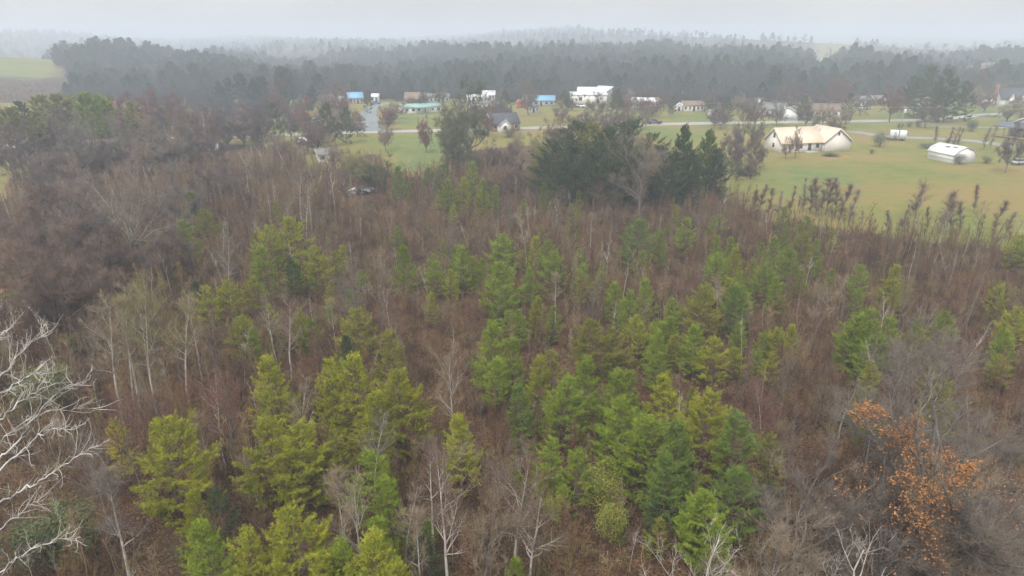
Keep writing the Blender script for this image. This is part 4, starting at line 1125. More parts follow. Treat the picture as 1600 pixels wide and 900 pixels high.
# --- vehicles
def car(A, heading, paint, label, cat='car', truck=False, pick=True):
    q = ground(*A)
    root = link('pickup_truck' if truck else 'parked_car', None, None, q, radians(heading))
    tag(root, label, cat, 'parked vehicles')
    L2, W2 = (2.7, .95) if truck else (2.25, .88)
    s = Soup()
    if truck: pr = [(-L2, .45), (L2, .45), (L2, .95), (L2 - .2, 1.08), (.9, 1.12), (-L2, 1.12)]
    else: pr = [(-L2, .38), (L2, .38), (L2, .72), (L2 - .25, .86), (1.0, .95), (-L2 + .1, .98), (-L2, .8)]
    poly_extrude(s, pr, 'y', -W2, W2); body = link('body', s.mesh('body', [M[paint]]), root)
    s = Soup(); g = Soup()
    cb = [(-.75, 1.124), (1.0, 1.124), (.45, 1.72), (-.65, 1.72)] if truck else [(-1.7, .984), (1.15, .96), (.45, 1.42), (-1.2, 1.42)]
    poly_extrude(g, cb, 'y', -W2 * .84, W2 * .84); link('windows', g.mesh('windows', [M['glass']]), root)
    t0, t1 = cb[3], cb[2]
    sbox(s, t0[0], t1[0], -W2 * .86, W2 * .86, t0[1] + .003, t0[1] + .06); link('roof', s.mesh('roof', [M[paint]]), root)
    for x_ in (-L2 * .62, L2 * .62):
        for y_ in (-W2 - .02, W2 - .2):
            s = Soup(); th_ = np.linspace(0, 2 * pi, 13)[:-1]
            poly_extrude(s, [(x_ + .34 * cos(t), .34 + .34 * sin(t)) for t in th_], 'y', y_, y_ + .22); link('wheel', s.mesh('wheel', [M['tyre']]), root)
    for y_ in (-W2 * .7, W2 * .7):
        box_part('headlight', body, (L2 - .02, L2 + .02, y_ - .15, y_ + .15, .6, .72), M['trim'])
car((487, 194), 10, 'car_white', 'white car parked right of the red roadside maple')
car((498, 191), -15, 'car_dark', 'dark car parked behind a white one near the road')
car((494, 187), 160, 'car_silver', 'silver car parked farthest back near the roadside pines')
car((587, 163), 25, 'car_blue', 'blue car on the bend of the side road')
car((780, 180), 5, 'car_purple', 'plum coloured car in front of the pale green shed')
car((1022, 193.8), 2, 'car_dark', 'dark pickup truck stopped on the main road', 'truck', True)
car((907, 168), 150, 'car_white', 'white pickup truck in front of the wide metal building', 'truck', True)
car((1263, 181), 90, 'car_dark', 'dark car parked right of the double garage')
car((555, 204.5), 5, 'car_dark', 'dark car standing by the road junction')
car((1592, 257), 20, 'car_silver', 'silver car parked at the right edge of the gravel')
car((1473, 172), 20, 'car_silver', 'silver car parked under the big evergreens')
car((1348, 171), 0, 'car_white', 'white car parked below the far white house')

# --- utility poles and wires
def pole(px, py, top, label, arm=True, can=False):
    q = ground(px, py)
    _, a = to_px(q[0], q[1], q[2])
    hgt = 1.0
    while to_px(q[0], q[1], q[2] + hgt)[1] > top and hgt < 16: hgt += .1
    root = link('utility_pole', None, None, q, .1); tag(root, label, 'utility pole', 'utility poles')
    s = Soup(); s.chain([(0, 0, -.5), (0, 0, hgt * .5), (0, 0, hgt)], [.16, .14, .11], 8); link('post', s.mesh('post', [M['pole_wood']], True), root)
    if arm:
        box_part('crossarm', root, (-1.2, 1.2, -.16, -.05, hgt - .6, hgt - .45), M['pole_wood'])
        for x_ in (-1.1, 0.35, 1.1):
            s = Soup(); s.chain([(x_, -.1, hgt - .447), (x_, -.1, hgt - .25)], [.05, .035], 6); link('insulator', s.mesh('insulator', [M['trim']], True), root)
    if can:
        s = Soup(); s.chain([(.45, 0, hgt - 2.0), (.45, 0, hgt - 1.95), (.45, 0, hgt - .9), (.45, 0, hgt - .85)], [.3, .36, .36, .3], 10); link('transformer', s.mesh('transformer', [M['car_white']], True), root)
    return q + np.array([0, 0, hgt - .25])
P1 = pole(1403, 221, 166, 'leaning grey utility pole with white transformer behind the box trailer', True, True)
P2 = pole(509, 229, 186, 'thin utility pole before the roadside pines', True, True)
P3 = pole(665, 226, 180, 'utility pole beside the reddish tree on the lawn', True)
P4 = pole(1180, 196, 152, 'utility pole by the road left of the double garage', True, True)
P5 = pole(330, 222, 190, 'utility pole at the left bend of the road', True)
P6 = pole(1075, 196, 158, 'utility pole by the road near the ranch house', True)
P0 = pole(-60, 262, 205, 'utility pole beyond the left edge', True)
P8 = pole(1660, 205, 150, 'utility pole beyond the right edge', True)
def wire(a, b_, sag, label):
    t_ = np.linspace(0, 1, 24)[:, None]
    P_ = a * (1 - t_) + b_ * t_; P_[:, 2] -= (4 * sag * t_ * (1 - t_))[:, 0]
    s = Soup(); s.chain(P_, np.full(24, .022), 4)
    tag(link('power_line', s.mesh('power_line', [M['grey_wall']])), label, 'power line', 'power lines')
for a, b_, l_ in ((P0, P5, 'wire from the left edge to the road bend'), (P5, P2, 'wire from the road bend to the roadside pines'), (P2, P3, 'wire crossing the lawn left of the reddish tree'), (P3, P6, 'wire crossing above the brick cottage'),
                  (P6, P4, 'wire running along the road past the lone shed'), (P4, P1, 'wire passing behind the cream-roofed house'), (P1, P8, 'wire from the box trailer pole to the right edge')):
    wire(a, b_, 1.2, l_)

# --- scrap heap among the trees
q = ground(557, 303)
root = link('scrap_heap', None, None, q, .3); tag(root, 'heap of black, white and plum scrap lying in a clearing', 'scrap heap', None)
r_ = np.random.default_rng(5)
for k in range(26):
    s = Soup(); w_, d_, h_ = r_.uniform(.25, .9), r_.uniform(.25, .7), r_.uniform(.1, .6)
    sbox(s, -w_, w_, -d_, d_, 0, h_)
    o = link('scrap_piece', s.mesh('scrap_piece', [M[r_.choice(['black', 'car_white', 'car_purple', 'black', 'tin', 'black', 'car_dark'])]]), root, (r_.normal(0, 1.8), r_.normal(0, 1.6), r_.uniform(0, .6)))
    o.rotation_euler = (r_.normal(0, .35), r_.normal(0, .35), r_.uniform(0, 3))
# --- old camper and bits by the trees on the left
root, L_ = site('camper_trailer', (323, 238), (340, 238), 'small old white camper among the trees below the road', 'camper', None)
s = Soup(); poly_extrude(s, [(0, .45), (L_, .45), (L_ + .1, 1.4), (L_ - .4, 2.4), (.5, 2.4), (-.1, 1.5)], 'y', 0, 2.2); link('body', s.mesh('body', [M['car_white']]), root)
window(root, L_ * .3, 1.3, .8, .6); window(root, L_ * .65, .6, .7, 1.6, mat_=M['grey_wall'], name='door')
for y_ in (-.02, 2.0):
    s = Soup(); poly_extrude(s, [(L_ / 2 + .32 * cos(t), .32 + .32 * sin(t)) for t in np.linspace(0, 2 * pi, 13)[:-1]], 'y', y_, y_ + .2); link('wheel', s.mesh('wheel', [M['tyre']]), root)
# --- round bales on the crest of the grassy hill
for k, px in enumerate((3, 9, 13)):
    q = ground(px, 99)
    root = link('hay_bale', None, None, q, .4)
    s = Soup(); poly_extrude(s, [(.9 * cos(t), .85 + .9 * sin(t)) for t in np.linspace(0, 2 * pi, 17)[:-1]], 'x', -.8, .8); link('bale', s.mesh('bale', [M['dark_wood']]), root)
    tag(root, f'dark round bale on the grassy hill, {ORD[k]} from the left', 'hay bale', 'bales on the hill')
# --- brush pile by the drive
q = ground(1547, 183)
root = link('brush_pile', None, None, q, 0); tag(root, 'dark heap of cut brush beside the road at the right', 'brush pile', None)
s = Soup(); r_ = np.random.default_rng(9); a = r_.normal(0, 1, (160, 3)) * [3, 1.0, .3] + [0, 0, .4]; s.spikes(a, a + r_.normal(0, .7, (160, 3)) * [1.6, 1, .3], .05); link('branches', s.mesh('branches', [M['dark_wood']]), root)

# --- more trees among the houses
def among(seed, n, x0, x1, y0, y1, phrase, h0=6, h1=10):
    r_ = np.random.default_rng(seed); rows = []
    while len(rows) < n:
        px, py = r_.uniform(x0, x1), r_.uniform(y0, y1)
        q = ground(px, py)
        if any((q[0] - sx) ** 2 + (q[1] - sy) ** 2 < (sr - 3) ** 2 for sx, sy, sr in SITES): continue
        if min(np.hypot(*(RP - q[:2]).T).min(), np.hypot(*(SP - q[:2]).T).min()) < 7: continue
        H = r_.uniform(h0, h1)
        rows.append((*to_px(q[0], q[1], q[2] + H), H, str(r_.choice(['purple', 'red', 'brown', 'grey', 'tan'])), (int(r_.integers(1, 5)), r_.uniform(.8, 1.2))))
    clump(phrase, rows, 'oak', 'bare trees among the houses')
among(11, 16, 500, 720, 158, 200, 'around the side road houses')
among(12, 17, 720, 1000, 158, 192, 'around the central houses')
among(13, 16, 1000, 1230, 162, 200, 'around the roadside sheds')
among(14, 18, 1230, 1600, 160, 200, 'among the houses at right')
among(15, 15, 330, 560, 190, 250, 'on both sides of the left road')
clump('standing among the far houses', [(660, 140, 9, 'dark', .8), (790, 142, 10, 'dark', .8), (878, 142, 10, 'dark', .9), (965, 140, 11, 'dark', .9), (1050, 150, 8, 'dark', .9), (1142, 152, 9, 'dark', .9), (1262, 150, 9, 'dark', .8), (1330, 145, 10, 'dark', .9), (572, 142, 9, 'dark', .8), (1112, 156, 6, 'dark', 1.0)], 'broad', 'evergreens among the houses')
# ================================================================== sycamore at the left edge: white limbs reaching into view
def px_at(px, py, Y):
    d = ray(px, py); return d * (Y / d[1]) + np.array([0, 0, CAM_Z])
hr = np.random.default_rng(77)
Y0 = 25.0
base = px_at(-120, 900, Y0); base[2] = tz(base[0], base[1])
root = link('sycamore_tree', None, None, tuple(base)); tag(root, 'white-limbed bare sycamore reaching in from the left edge', 'tree', None)
hub = [px_at(-105, y_, Y0) - base for y_ in (1010, 930, 850, 780, 700)]
s = Soup(); P_ = np.array([[0, 0, -.3]] + [list(h_) for h_ in hub]); s.chain(P_, [.42, .36, .33, .29, .23, .14], 10); link('trunk', s.mesh('trunk', [M['white_bark']], True), root)
LIMBS = [  # pixel run, start radius, forward distance at the tip
    (hub[4], [(-60, 640), (0, 590), (27, 558), (49, 533), (68, 526)], .075, 27.5), (hub[4], [(-50, 650), (0, 615), (36, 591), (58, 582), (72, 580)], .06, 24.5),
    (hub[4], [(-50, 705), (0, 658), (27, 631), (58, 609), (84, 587)], .085, 26), (hub[3], [(-50, 770), (4, 713), (27, 687), (49, 660), (80, 624), (104, 600), (130, 600)], .11, 27),
    (hub[3], [(-50, 775), (0, 733), (31, 709), (62, 680), (84, 669), (107, 671), (124, 667)], .095, 24), (hub[2], [(-50, 825), (0, 786), (27, 769), (62, 753), (93, 733), (129, 709), (148, 700)], .10, 25),
    (hub[2], [(-50, 860), (0, 827), (27, 807), (45, 790), (60, 782)], .06, 26), (hub[1], [(-50, 930), (0, 895), (22, 876), (49, 858), (93, 842), (122, 840)], .085, 24),
    (hub[4], [(-70, 600), (-20, 540), (5, 520), (20, 512)], .06, 26), (hub[3], [(-40, 700), (0, 690), (40, 655), (71, 642), (111, 638), (156, 640)], .05, 26.5)]
TS0, TS1, SS0, SS1 = [], [], [], []
for st, run, r_, yt in LIMBS:
    Y_ = np.linspace(Y0, yt, len(run) + 1)[1:]
    P_ = np.array([st] + [px_at(a, b_, y_) - base for (a, b_), y_ in zip(run, Y_)])
    # finer, slightly crooked
    t_ = np.linspace(0, len(P_) - 1, len(P_) * 4); P2_ = np.stack([np.interp(t_, np.arange(len(P_)), P_[:, k]) for k in range(3)], -1)
    P2_[1:-1] += hr.normal(0, .045, P2_[1:-1].shape)
    rr = r_ * .6 * (1 - .88 * np.linspace(0, 1, len(P2_)) ** .8)
    s = Soup(); s.chain(P2_, rr, 6); lo = link('limb', s.mesh('limb', [M['white_bark']], True), root)
    s = Soup(); q0, q1 = [], []
    for k in range(int(16 + r_ * 110)):
        f = hr.uniform(.35, 1) * (len(P2_) - 1.01); i = int(f); q = P2_[i] + (P2_[i + 1] - P2_[i]) * (f - i)
        d = unit(unit(P2_[i + 1] - P2_[i]) + hr.normal(0, .5, 3) + [0, 0, .1]); L_ = hr.uniform(.5, 1.5)
        B_ = [q]
        for _ in range(4):
            d = unit(d + hr.normal(0, .28, 3) + [0, 0, .12]); B_.append(B_[-1] + d * L_ / 4)
        B_ = np.array(B_); s.chain(B_, np.linspace(.017, .005, 5), 4)
        ff = hr.uniform(.6, 4, 5)
        for g in ff:
            j = min(int(g), 3); w = B_[j] + (B_[j + 1] - B_[j]) * (g - j); q0.append(w); q1.append(w + unit(d + hr.normal(0, .8, 3)) * hr.uniform(.15, .5))
    s.spikes(np.array(q0), np.array(q1), .007)
    link('twigs', s.mesh('twigs', [M['pale_bark']]), lo)

# ------------------------------------------------------------------ nearer bare trees with fine twigs
def hero(name, px, py, hgt, label, color, cmap=TW, rz=0, cat='tree', leafcol=None, **kw):
    t_, c_ = bare_mesh(**kw)
    Hm = kw['H']; q = at_height(px, py, hgt)
    root = link(name, None, None, q, rz); tag(root, label, cat, None)
    s_ = hgt / Hm
    link('trunk', t_, root, scale=s_); link('crown', c_, root, scale=s_, color=cmap[color] if isinstance(color, str) else color)
    return root
hero('bare_tree', 180, 226, 16, 'wide round-crowned bare tree rising from the left woods', (.21, .165, .13), seed=520, H=16, W=18, kind='spread', twigs=11000, tr_r=.011, fork=.16, bark='tan_bark', nprim=11, levels=4, twig_r=.014, twig_len=.8)
hero('bare_tree', 1008, 205, 15, 'bare tree with crooked grey limbs before the dark grove', (.17, .145, .115), seed=521, H=15, W=11, kind='spread', twigs=4000, tr_r=.011, fork=.25, bark='grey_bark', nprim=7, levels=4, twig_r=.012, twig_len=.8)
hero('bare_tree', 1568, 498, 17, 'big grey bare tree filling the lower right edge', 'grey', seed=501, H=17, W=13, kind='spread', twigs=9000, tr_r=.013, fork=.22, bark='grey_bark', nprim=9, levels=4, twig_r=.009, twig_len=.7)
hero('bare_tree', 1470, 560, 12, 'grey bare tree left of the biggest one at lower right', 'grey', seed=502, H=12, W=9, kind='spread', twigs=5000, tr_r=.012, fork=.2, bark='grey_bark', nprim=7, levels=4, twig_r=.008)
hero('bare_tree', 1275, 690, 9.5, 'spindly grey tree left of the orange-leaved one', 'grey', seed=503, H=9.5, W=8, kind='spread', twigs=2600, tr_r=.012, fork=.25, bark='grey_bark', nprim=6, levels=4, twig_r=.007)
hero('bare_tree', 1225, 770, 9, 'bushy greyish tree by the bottom edge right of the pines', 'tan', seed=504, H=9, W=7, kind='spread', twigs=4200, tr_r=.01, fork=.1, bark='grey_bark', nprim=9, levels=4, twig_r=.008)
M['orange_leaf'] = random_mat('orange_leaves', [(0, (.20, .085, .03)), (.4, (.36, .15, .045)), (.75, (.46, .21, .07)), (1, (.28, .15, .07))], 1.6, 5)
hero('oak_tree', 1412, 664, 11.5, 'oak still holding bright orange leaves at lower right', 'brown', seed=505, H=11, W=9, kind='spread', twigs=3200, tr_r=.012, fork=.25, bark='brown_bark', nprim=7, levels=4, twig_r=.008, leaves=5200, leaf_size=.12, leafmat='orange_leaf', leaf_top=5)
hero('oak_tree', 1520, 745, 9, 'thinner oak with scattered orange leaves at the lower right corner', 'brown', seed=506, H=9, W=8, kind='spread', twigs=2500, tr_r=.012, fork=.25, bark='grey_bark', nprim=6, levels=4, twig_r=.008, leaves=500, leaf_size=.1, leafmat='orange_leaf', leaf_top=5)
hero('bare_tree', 1066, 846, 12, 'bleached white treetop poking up at the bottom centre', (.4, .37, .33), seed=507, H=14, W=7, kind='spread', twigs=500, tr_r=.009, fork=.5, bark='pale_bark', nprim=7, levels=3, twig_r=.008)
hero('bare_tree', 1305, 836, 12, 'bleached crooked treetop at the bottom right', (.36, .33, .29), seed=508, H=14, W=9, kind='spread', twigs=300, tr_r=.009, fork=.5, bark='pale_bark', nprim=6, levels=3, twig_r=.008)
hero('bare_tree', 1560, 640, 13, 'leaning tan bare tree in front of the biggest grey one', 'tan', seed=509, H=13, W=8, kind='spread', twigs=3600, tr_r=.012, fork=.25, bark='grey_bark', nprim=6, levels=4, twig_r=.008)
hero('bare_tree', 1385, 760, 8, 'low grey bare tree below the orange leaves', 'grey', seed=510, H=8, W=7, kind='spread', twigs=2200, tr_r=.011, fork=.2, bark='grey_bark', nprim=6, levels=4, twig_r=.007)

# ------------------------------------------------------------------ leafy bushes
def bush_mesh(seed, H, W, n=900, size=.12, lumps=9):
    r_ = np.random.default_rng(seed)
    s = Soup(); st = Soup()
    for k in range(5):
        e = r_.normal(0, .22, 3) * W + [0, 0, H * .6]; st.chain([(0, 0, -.1), tuple(e * .5), tuple(e)], [.035, .025, .01], 4)
    c_ = r_.normal(0, 1, (lumps, 3)); c_ /= np.linalg.norm(c_, axis=1, keepdims=True); c_ = c_ * [W * .3, W * .3, H * .26] + [0, 0, H * .55]
    k = r_.integers(0, lumps, n); v = r_.normal(0, 1, (n, 3)); v /= np.linalg.norm(v, axis=1, keepdims=True)
    p_ = c_[k] + v * (r_.uniform(.3, 1, (n, 1)) ** .5) * [W * .24, W * .24, H * .24]
    p_ = p_ + r_.normal(0, .07, p_.shape) * [W, W, H]
    p_ = p_[p_[:, 2] > .03]
    s.leaves(p_, size, 0, r_)
    return st.mesh('stem', [M['brown_bark']]), s.mesh('foliage', [M['leaf']])
BUSH = [bush_mesh(601 + k, 2, 2, 4200, .075, 16) for k in range(4)]
def bush(px, py, H, W, color, label, group='shrubs', lib=0, name='leafy_shrub'):
    q = ground(px, py); root = link(name, None, None, q, (px * .37) % 6); tag(root, label, 'shrub', group)
    for nm, m_ in zip(('stem', 'foliage'), BUSH[lib % 4]): link(nm, m_, root, scale=(W / 2, W / 2, H / 2), color=color)
g1, g2, g3 = (.055, .085, .035), (.10, .12, .06), (.22, .23, .05)
bush(1407, 203, 2.4, 2.6, g1, 'round dark shrub nearest the pole transformer', lib=0); bush(1421, 199, 2.0, 2.2, g1, 'round dark shrub in the middle of three in a row', lib=1); bush(1433.5, 198, 2.3, 2.4, g1, 'round dark shrub rightmost of three in a row', lib=2)
bush(1518, 205, 4.2, 4.4, g1, 'big round dark evergreen shrub left of the porch cabin', lib=3); bush(1374, 229, 4.5, 4.5, g2, 'grey green bush left of the box trailer', lib=1); bush(1362, 240, 1.3, 1.6, g1, 'tiny dark shrub alone on the lawn', lib=2)
bush(1499, 257, 2.8, 3.2, g2, 'bush against the end of the metal garage', lib=0); bush(1448, 232, 2.0, 4.0, g2, 'low bush between the trailer and the metal garage', lib=3); bush(1540, 255, 2.0, 3.0, g2, 'low bush right of the metal garage', lib=1)
bush(1298, 244, .9, 4.5, g1, 'low dark plant bed in front of the garage wing', lib=2); bush(1218, 188, 2.2, 2.0, (.30, .03, .05), 'red-leaved shrub by the double garage', lib=3); bush(1275, 202, 4, 3.6, g1, 'dark shrub behind the cream-roofed house', lib=0)
bush(795, 214, 3.2, 6, g1, 'dark bush in front of the brick cottage', lib=1); bush(1165, 274, 1.5, 5, g1, 'dark low bush under the tree left of the cream house', lib=2)
bush(940, 800, 4.0, 2.6, g3, 'yellow green vine-covered bush below the bright clump', lib=3); bush(956, 845, 2.8, 2.0, (.21, .24, .045), 'bright vine-covered bush near the bottom centre', lib=0); bush(868, 815, 2.4, 2.0, g3, 'small yellowish bush left of the vine-covered ones', lib=1)
bush(30, 478, 2.0, 3.5, (.14, .25, .05), 'fresh green bush behind the tin-roofed shed', lib=2); bush(1590, 420, 4, 4, g3, 'yellowish bush at the right edge', lib=3); bush(1560, 470, 2.4, 2.6, g3, 'small yellowish bush near the right edge', lib=0)
bush(120, 560, 3, 4, (.10, .11, .05), 'olive bush above the white limbs', lib=1); bush(75, 640, 4, 5, (.10, .12, .05), 'olive bush behind the white limbs', lib=2); bush(90, 880, 4, 5, (.07, .10, .04), 'dark green bush in the lower left corner', lib=3)

# ------------------------------------------------------------------ slim upright saplings along the lawn's edge
UPL = [bare_mesh(701 + k, 6, 1.0, 'leader', 900, .0055, .08, 'grey_bark', nprim=22, levels=2, twig_r=.009, upness=1.6, twig_len=.7) for k in range(4)]
def uprights(rows, phrase):
    for i, (px, py, H, c_) in enumerate(sorted(rows)):
        r_ = np.random.default_rng(int(px * 13)); 
        o = place_tree('sapling', UPL[r_.integers(0, 4)], 6, px, py, H, c_, r_, r_.uniform(1.2, 2.0), TW)
        tag(o, f'slim upright {TWW[c_]} sapling, {ORD[i]} from the left {phrase}', 'sapling', 'slim saplings along the lawn')
uprights([(1192, 290, 5.5, 'brown'), (1207, 296, 5, 'brown'), (1222, 300, 4.5, 'tan'), (1240, 292, 5, 'brown'), (1262, 280, 6, 'tan'), (1284, 282, 6.5, 'brown'), (1291, 280, 6, 'brown'), (1298, 284, 6, 'brown'), (1314, 280, 7, 'brown'), (1320, 290, 6, 'brown'), (1334, 298, 5.5, 'tan'), (1272, 290, 5, 'brown'), (1182, 300, 5, 'brown')], 'at the lawn edge')
uprights([(1417, 320, 4.5, 'tan'), (1440, 290, 5.5, 'brown'), (1456, 325, 4, 'brown'), (1488, 300, 6.5, 'tan'), (1497, 306, 6, 'brown'), (1510, 318, 5, 'brown'), (1532, 290, 5, 'brown'), (1562, 315, 5, 'brown'), (1580, 330, 4.5, 'tan'), (1392, 330, 4, 'brown')], 'below the hilltop grass')
uprights([(1467, 198, 5, 'brown'), (1488, 200, 5.5, 'brown'), (1496, 198, 6, 'tan'), (1502, 200, 5.5, 'brown'), (1545, 200, 6, 'brown'), (1556, 196, 6.5, 'tan')], 'behind the metal garage')
# ================================================================== the thicket (nobody could count it)
rng = np.random.default_rng(7)
def wood_points(n, y0=14, y1=170, power=1.0):
    out = []
    while sum(map(len, out)) < n:
        y = y0 + (y1 - y0) * rng.random(4000) ** power
        x = rng.uniform(-1, 1, 4000) * (y * .86 + 22)
        # keep uniform density over area: accept in proportion to width
        k = rng.random(4000) < (y * .86 + 22) / (y1 * .86 + 22)
        k &= is_wood(x, y)
        out.append(np.c_[x, y][k])
    return np.vstack(out)[:n]
def gap(p, keep_lo=.25, s=26, seed=3):
    return rng.random(len(p)) < keep_lo + (1 - keep_lo) * vnoise(p[:, 0], p[:, 1], s, seed) * 1.3
def with_z(p):
    return np.c_[p, terrain(p[:, 0], p[:, 1])]
TREE = np.array([(x, y, H) for x, y, H, nm in SPOTS if nm != 'bare_tree'])
def clear_of_trees(p, r=.2, front=.55):
    keep = np.ones(len(p), bool)
    for x, y, H in TREE:
        dx, dy = p[:, 0] - x, p[:, 1] - y
        keep &= dx * dx + dy * dy > (H * r) ** 2
        # the sight line in front of a young pine stays thinner: it shades out what grows there
        d = math.hypot(x, y); ux, uy = x / d, y / d
        al = -(dx * ux + dy * uy); ac = np.abs(dx * uy - dy * ux)
        keep &= ~((al > 0) & (al < H * front) & (ac < H * r) & (rng.random(len(p)) < .75))
    return keep
p = wood_points(10500); p = p[gap(p) & clear_of_trees(p)]
bp_ = np.array(belt_poly); q = rng.uniform(bp_.min(0), bp_.max(0), (9000, 2)); q = q[in_poly(q[:, 0], q[:, 1], belt_poly)][:1400]
nb_ = len(q); p = np.vstack([p, q])
n = len(p)
h = rng.uniform(.45, 1.0, n) * (.6 + .5 * vnoise(p[:, 0], p[:, 1], 40, 5)) * np.where(p[:, 0] < -25, 1.15, 1.0)
h[-nb_:] *= 1.5
scatter('thicket', with_z(p), rng.uniform(0, 2 * pi, n), np.c_[h * rng.uniform(.9, 1.3, n), h * rng.uniform(.9, 1.3, n), h], rng.choice(len(THICK), n, p=np.r_[np.full(8, .92 / 8), .025, .025, .03]), THICK,
        'dense thicket of bare brown and grey saplings filling the woods', 'thicket', tilt=rng.normal(0, .05, (n, 2)))
p = wood_points(11000)
q = np.c_[rng.uniform(-520, -215, 1500), rng.uniform(335, 470, 1500)]; q = q[in_poly(q[:, 0], q[:, 1], HILL_CLEAR) & (q[:, 1] < 470 + .08 * q[:, 0])]
p = np.vstack([p, q]); n = len(p)
s = rng.uniform(.5, 1.2, n)
scatter('undergrowth', with_z(p), rng.uniform(0, 2 * pi, n), s, rng.choice(len(SHRUBS), n, p=np.r_[np.full(5, .91 / 5), .045, .045]), SHRUBS,
        'low tangle of brown brush covering the floor of the woods', 'undergrowth')
# fallen leaves in patches near the camera
LEAFP = []
for i in range(3):
    s_ = Soup(); r_ = np.random.default_rng(300 + i)
    q = np.c_[r_.normal(0, 1.1, (150, 2)), r_.uniform(.01, .12, 150)]
    s_.leaves(q, .13, 0, r_, .6); LEAFP.append(s_.mesh('leaf_patch', [M['dead_leaf']]))
p = wood_points(5200, 12, 85); n = len(p)
scatter('leaf_litter', with_z(p), rng.uniform(0, 2 * pi, n), rng.uniform(.7, 1.5, n), rng.integers(0, 3, n), LEAFP,
        'fallen brown and orange leaves lying over the woodland floor', 'leaf litter')

# ================================================================== far woods
FARB = [bare_mesh(401 + i, 18, w, 'spread', 1100, .012, fk, 'brown_bark', nprim=9, levels=3, twig_len=1.7, twig_r=.055) for i, (w, fk) in enumerate(((12, .12), (10, .2), (14, .1), (13, .06)))]
for _, c_ in FARB:
    c_.materials[0] = M['far_bare']; c_.materials[1] = M['far_bare']
FARP = [pine_mesh(421 + i, 18, w, base=bs, style=st, nb=5, whorl=1.5, K=4, nl=.8, nw=.3) for i, (w, bs, st) in enumerate(((9, .3, 'tall'), (11, .25, 'round'), (10, .05, 'round')))]
for _, c_ in FARP:
    c_.materials[1] = M['far_green']
def joined(t_, c_):
    # trunk and crown of a far tree as one mesh
    import bmesh
    bm = bmesh.new(); bm.from_mesh(c_); bm.from_mesh(t_); me_ = bpy.data.meshes.new('far_tree'); bm.to_mesh(me_); bm.free()
    for m_ in c_.materials: me_.materials.append(m_)
    return me_
FARB1 = [joined(*x) for x in FARB]; FARP1 = [joined(*x) for x in FARP]
def cone_pts(n, y0, y1):
    y = y0 + (y1 - y0) * np.sqrt(rng.random(n)); x = rng.uniform(-1, 1, n) * (y * .82 + 30)
    return np.c_[x, y]
FOREST_EDGE = px_poly([(-300, 160), (100, 160), (170, 158), (300, 172), (340, 188), (470, 184), (488, 166), (500, 158), (575, 157.5), (620, 160), (640, 156), (700, 155), (780, 156), (800, 161), (880, 161), (890, 155), (960, 155), (1000, 159), (1040, 165), (1130, 168), (1190, 172),
                       (1290, 168), (1340, 160), (1400, 162), (1420, 158), (1480, 160), (1560, 156), (1600, 156), (1900, 150)])
def far_ok(p):
    ex = np.array(FOREST_EDGE)
    edge = np.interp(p[:, 0], ex[:, 0], ex[:, 1])
    ok = p[:, 1] > edge
    ok &= ~in_poly(p[:, 0], p[:, 1], HILL_CLEAR)
    ok &= ~((p[:, 0] < (-.66 + .07 * vnoise(p[:, 0], p[:, 1], 50, 41)) * p[:, 1]) & (p[:, 1] < 1000) & (p[:, 1] > 400))
    for q in clear_right: ok &= ~in_poly(p[:, 0], p[:, 1], q)
    return ok
p = np.vstack([cone_pts(17000, 260, 800), cone_pts(8000, 800, 2200)])
p = p[far_ok(p)]
p = p[~((p[:, 0] > 170) & (p[:, 1] > 430) & (rng.random(len(p)) < .75 - .5 * vnoise(p[:, 0], p[:, 1], 130, 31)))]
p = p[~((p[:, 1] > 450) & (vnoise(p[:, 0], p[:, 1] * 2.2, 120, 51) > .62) & (rng.random(len(p)) < .9))]
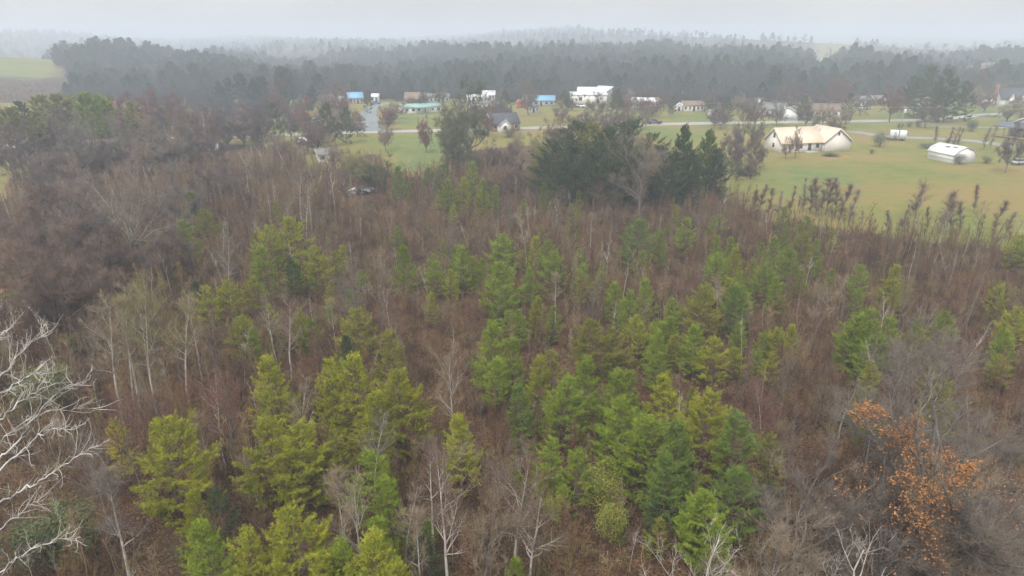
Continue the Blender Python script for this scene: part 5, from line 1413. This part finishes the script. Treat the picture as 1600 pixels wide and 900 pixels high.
# brush along the forest's front edge
ex_ = np.array(FOREST_EDGE)
bx = rng.uniform(-330, 420, 3800); q = np.c_[bx, np.interp(bx, ex_[:, 0], ex_[:, 1]) + rng.exponential(11, len(bx)) - 1]
q = q[far_ok(q)]
n_brush = len(q); p = np.vstack([p, q])
keep = np.ones(len(p), bool)
for x_, y_, r_ in SITES: keep &= (p[:, 0] - x_) ** 2 + (p[:, 1] - y_) ** 2 > r_ ** 2
for rd in (SP, RP):
    for x_, y_ in rd[::3]: keep &= (p[:, 0] - x_) ** 2 + (p[:, 1] - y_) ** 2 > 64
n_brush = int(keep[-n_brush:].sum()); p = p[keep]
n = len(p)
isp = rng.random(n) < .18 + .5 * vnoise(p[:, 0], p[:, 1], 160, 11)
idx = np.where(isp, rng.integers(len(FARB), len(FARB) + len(FARP), n), rng.integers(0, len(FARB), n))
ex_ = np.array(FOREST_EDGE); near_edge = p[:, 1] - np.interp(p[:, 0], ex_[:, 0], ex_[:, 1])
sc = rng.uniform(.5, 1.0, n) * np.clip(.45 + near_edge / 60 * .55, .45, 1) * (.65 + .5 * vnoise(p[:, 0], p[:, 1], 110, 21))
hill = in_poly(p[:, 0], p[:, 1], px_poly([(60, 96), (400, 100), (400, 84), (60, 84)]))
sc[-n_brush:] = rng.uniform(.16, .42, n_brush)
idx[-n_brush:] = rng.integers(0, len(FARB), n_brush)
scatter('far_forest', with_z(p), rng.uniform(0, 2 * pi, n), sc, idx, FARB1 + FARP1,
        'misty mixed forest covering the low hills behind the houses', 'forest')

# ================================================================== haze over the whole valley
hm = bpy.data.materials.new('valley_haze')
hm.use_nodes = True
hn = hm.node_tree
hn.nodes.clear()
ho = hn.nodes.new('ShaderNodeOutputMaterial')
hv = hn.nodes.new('ShaderNodeVolumePrincipled')
hv.inputs['Color'].default_value = (.79, .89, 1.0, 1)
hv.inputs['Density'].default_value = HAZE_DENSITY
hv.inputs['Anisotropy'].default_value = .15
hn.links.new(hv.outputs['Volume'], ho.inputs['Volume'])
x0, x1, y0, y1, zb, zt = -6100, 6100, -400, 6600, float(GZ.min()) - 1.0, 62.0
Vh = [(x, y, z) for z in (zb, zt) for y in (y0, y1) for x in (x0, x1)]
Fh = [(0, 2, 3, 1), (4, 5, 7, 6), (0, 1, 5, 4), (2, 6, 7, 3), (0, 4, 6, 2), (1, 3, 7, 5)]
hme = bpy.data.meshes.new('haze')
hme.from_pydata(Vh, [], Fh)
hme.materials.append(hm)
tag(link('haze', hme), 'thin grey mist hanging over the whole valley', 'haze', None, 'stuff')
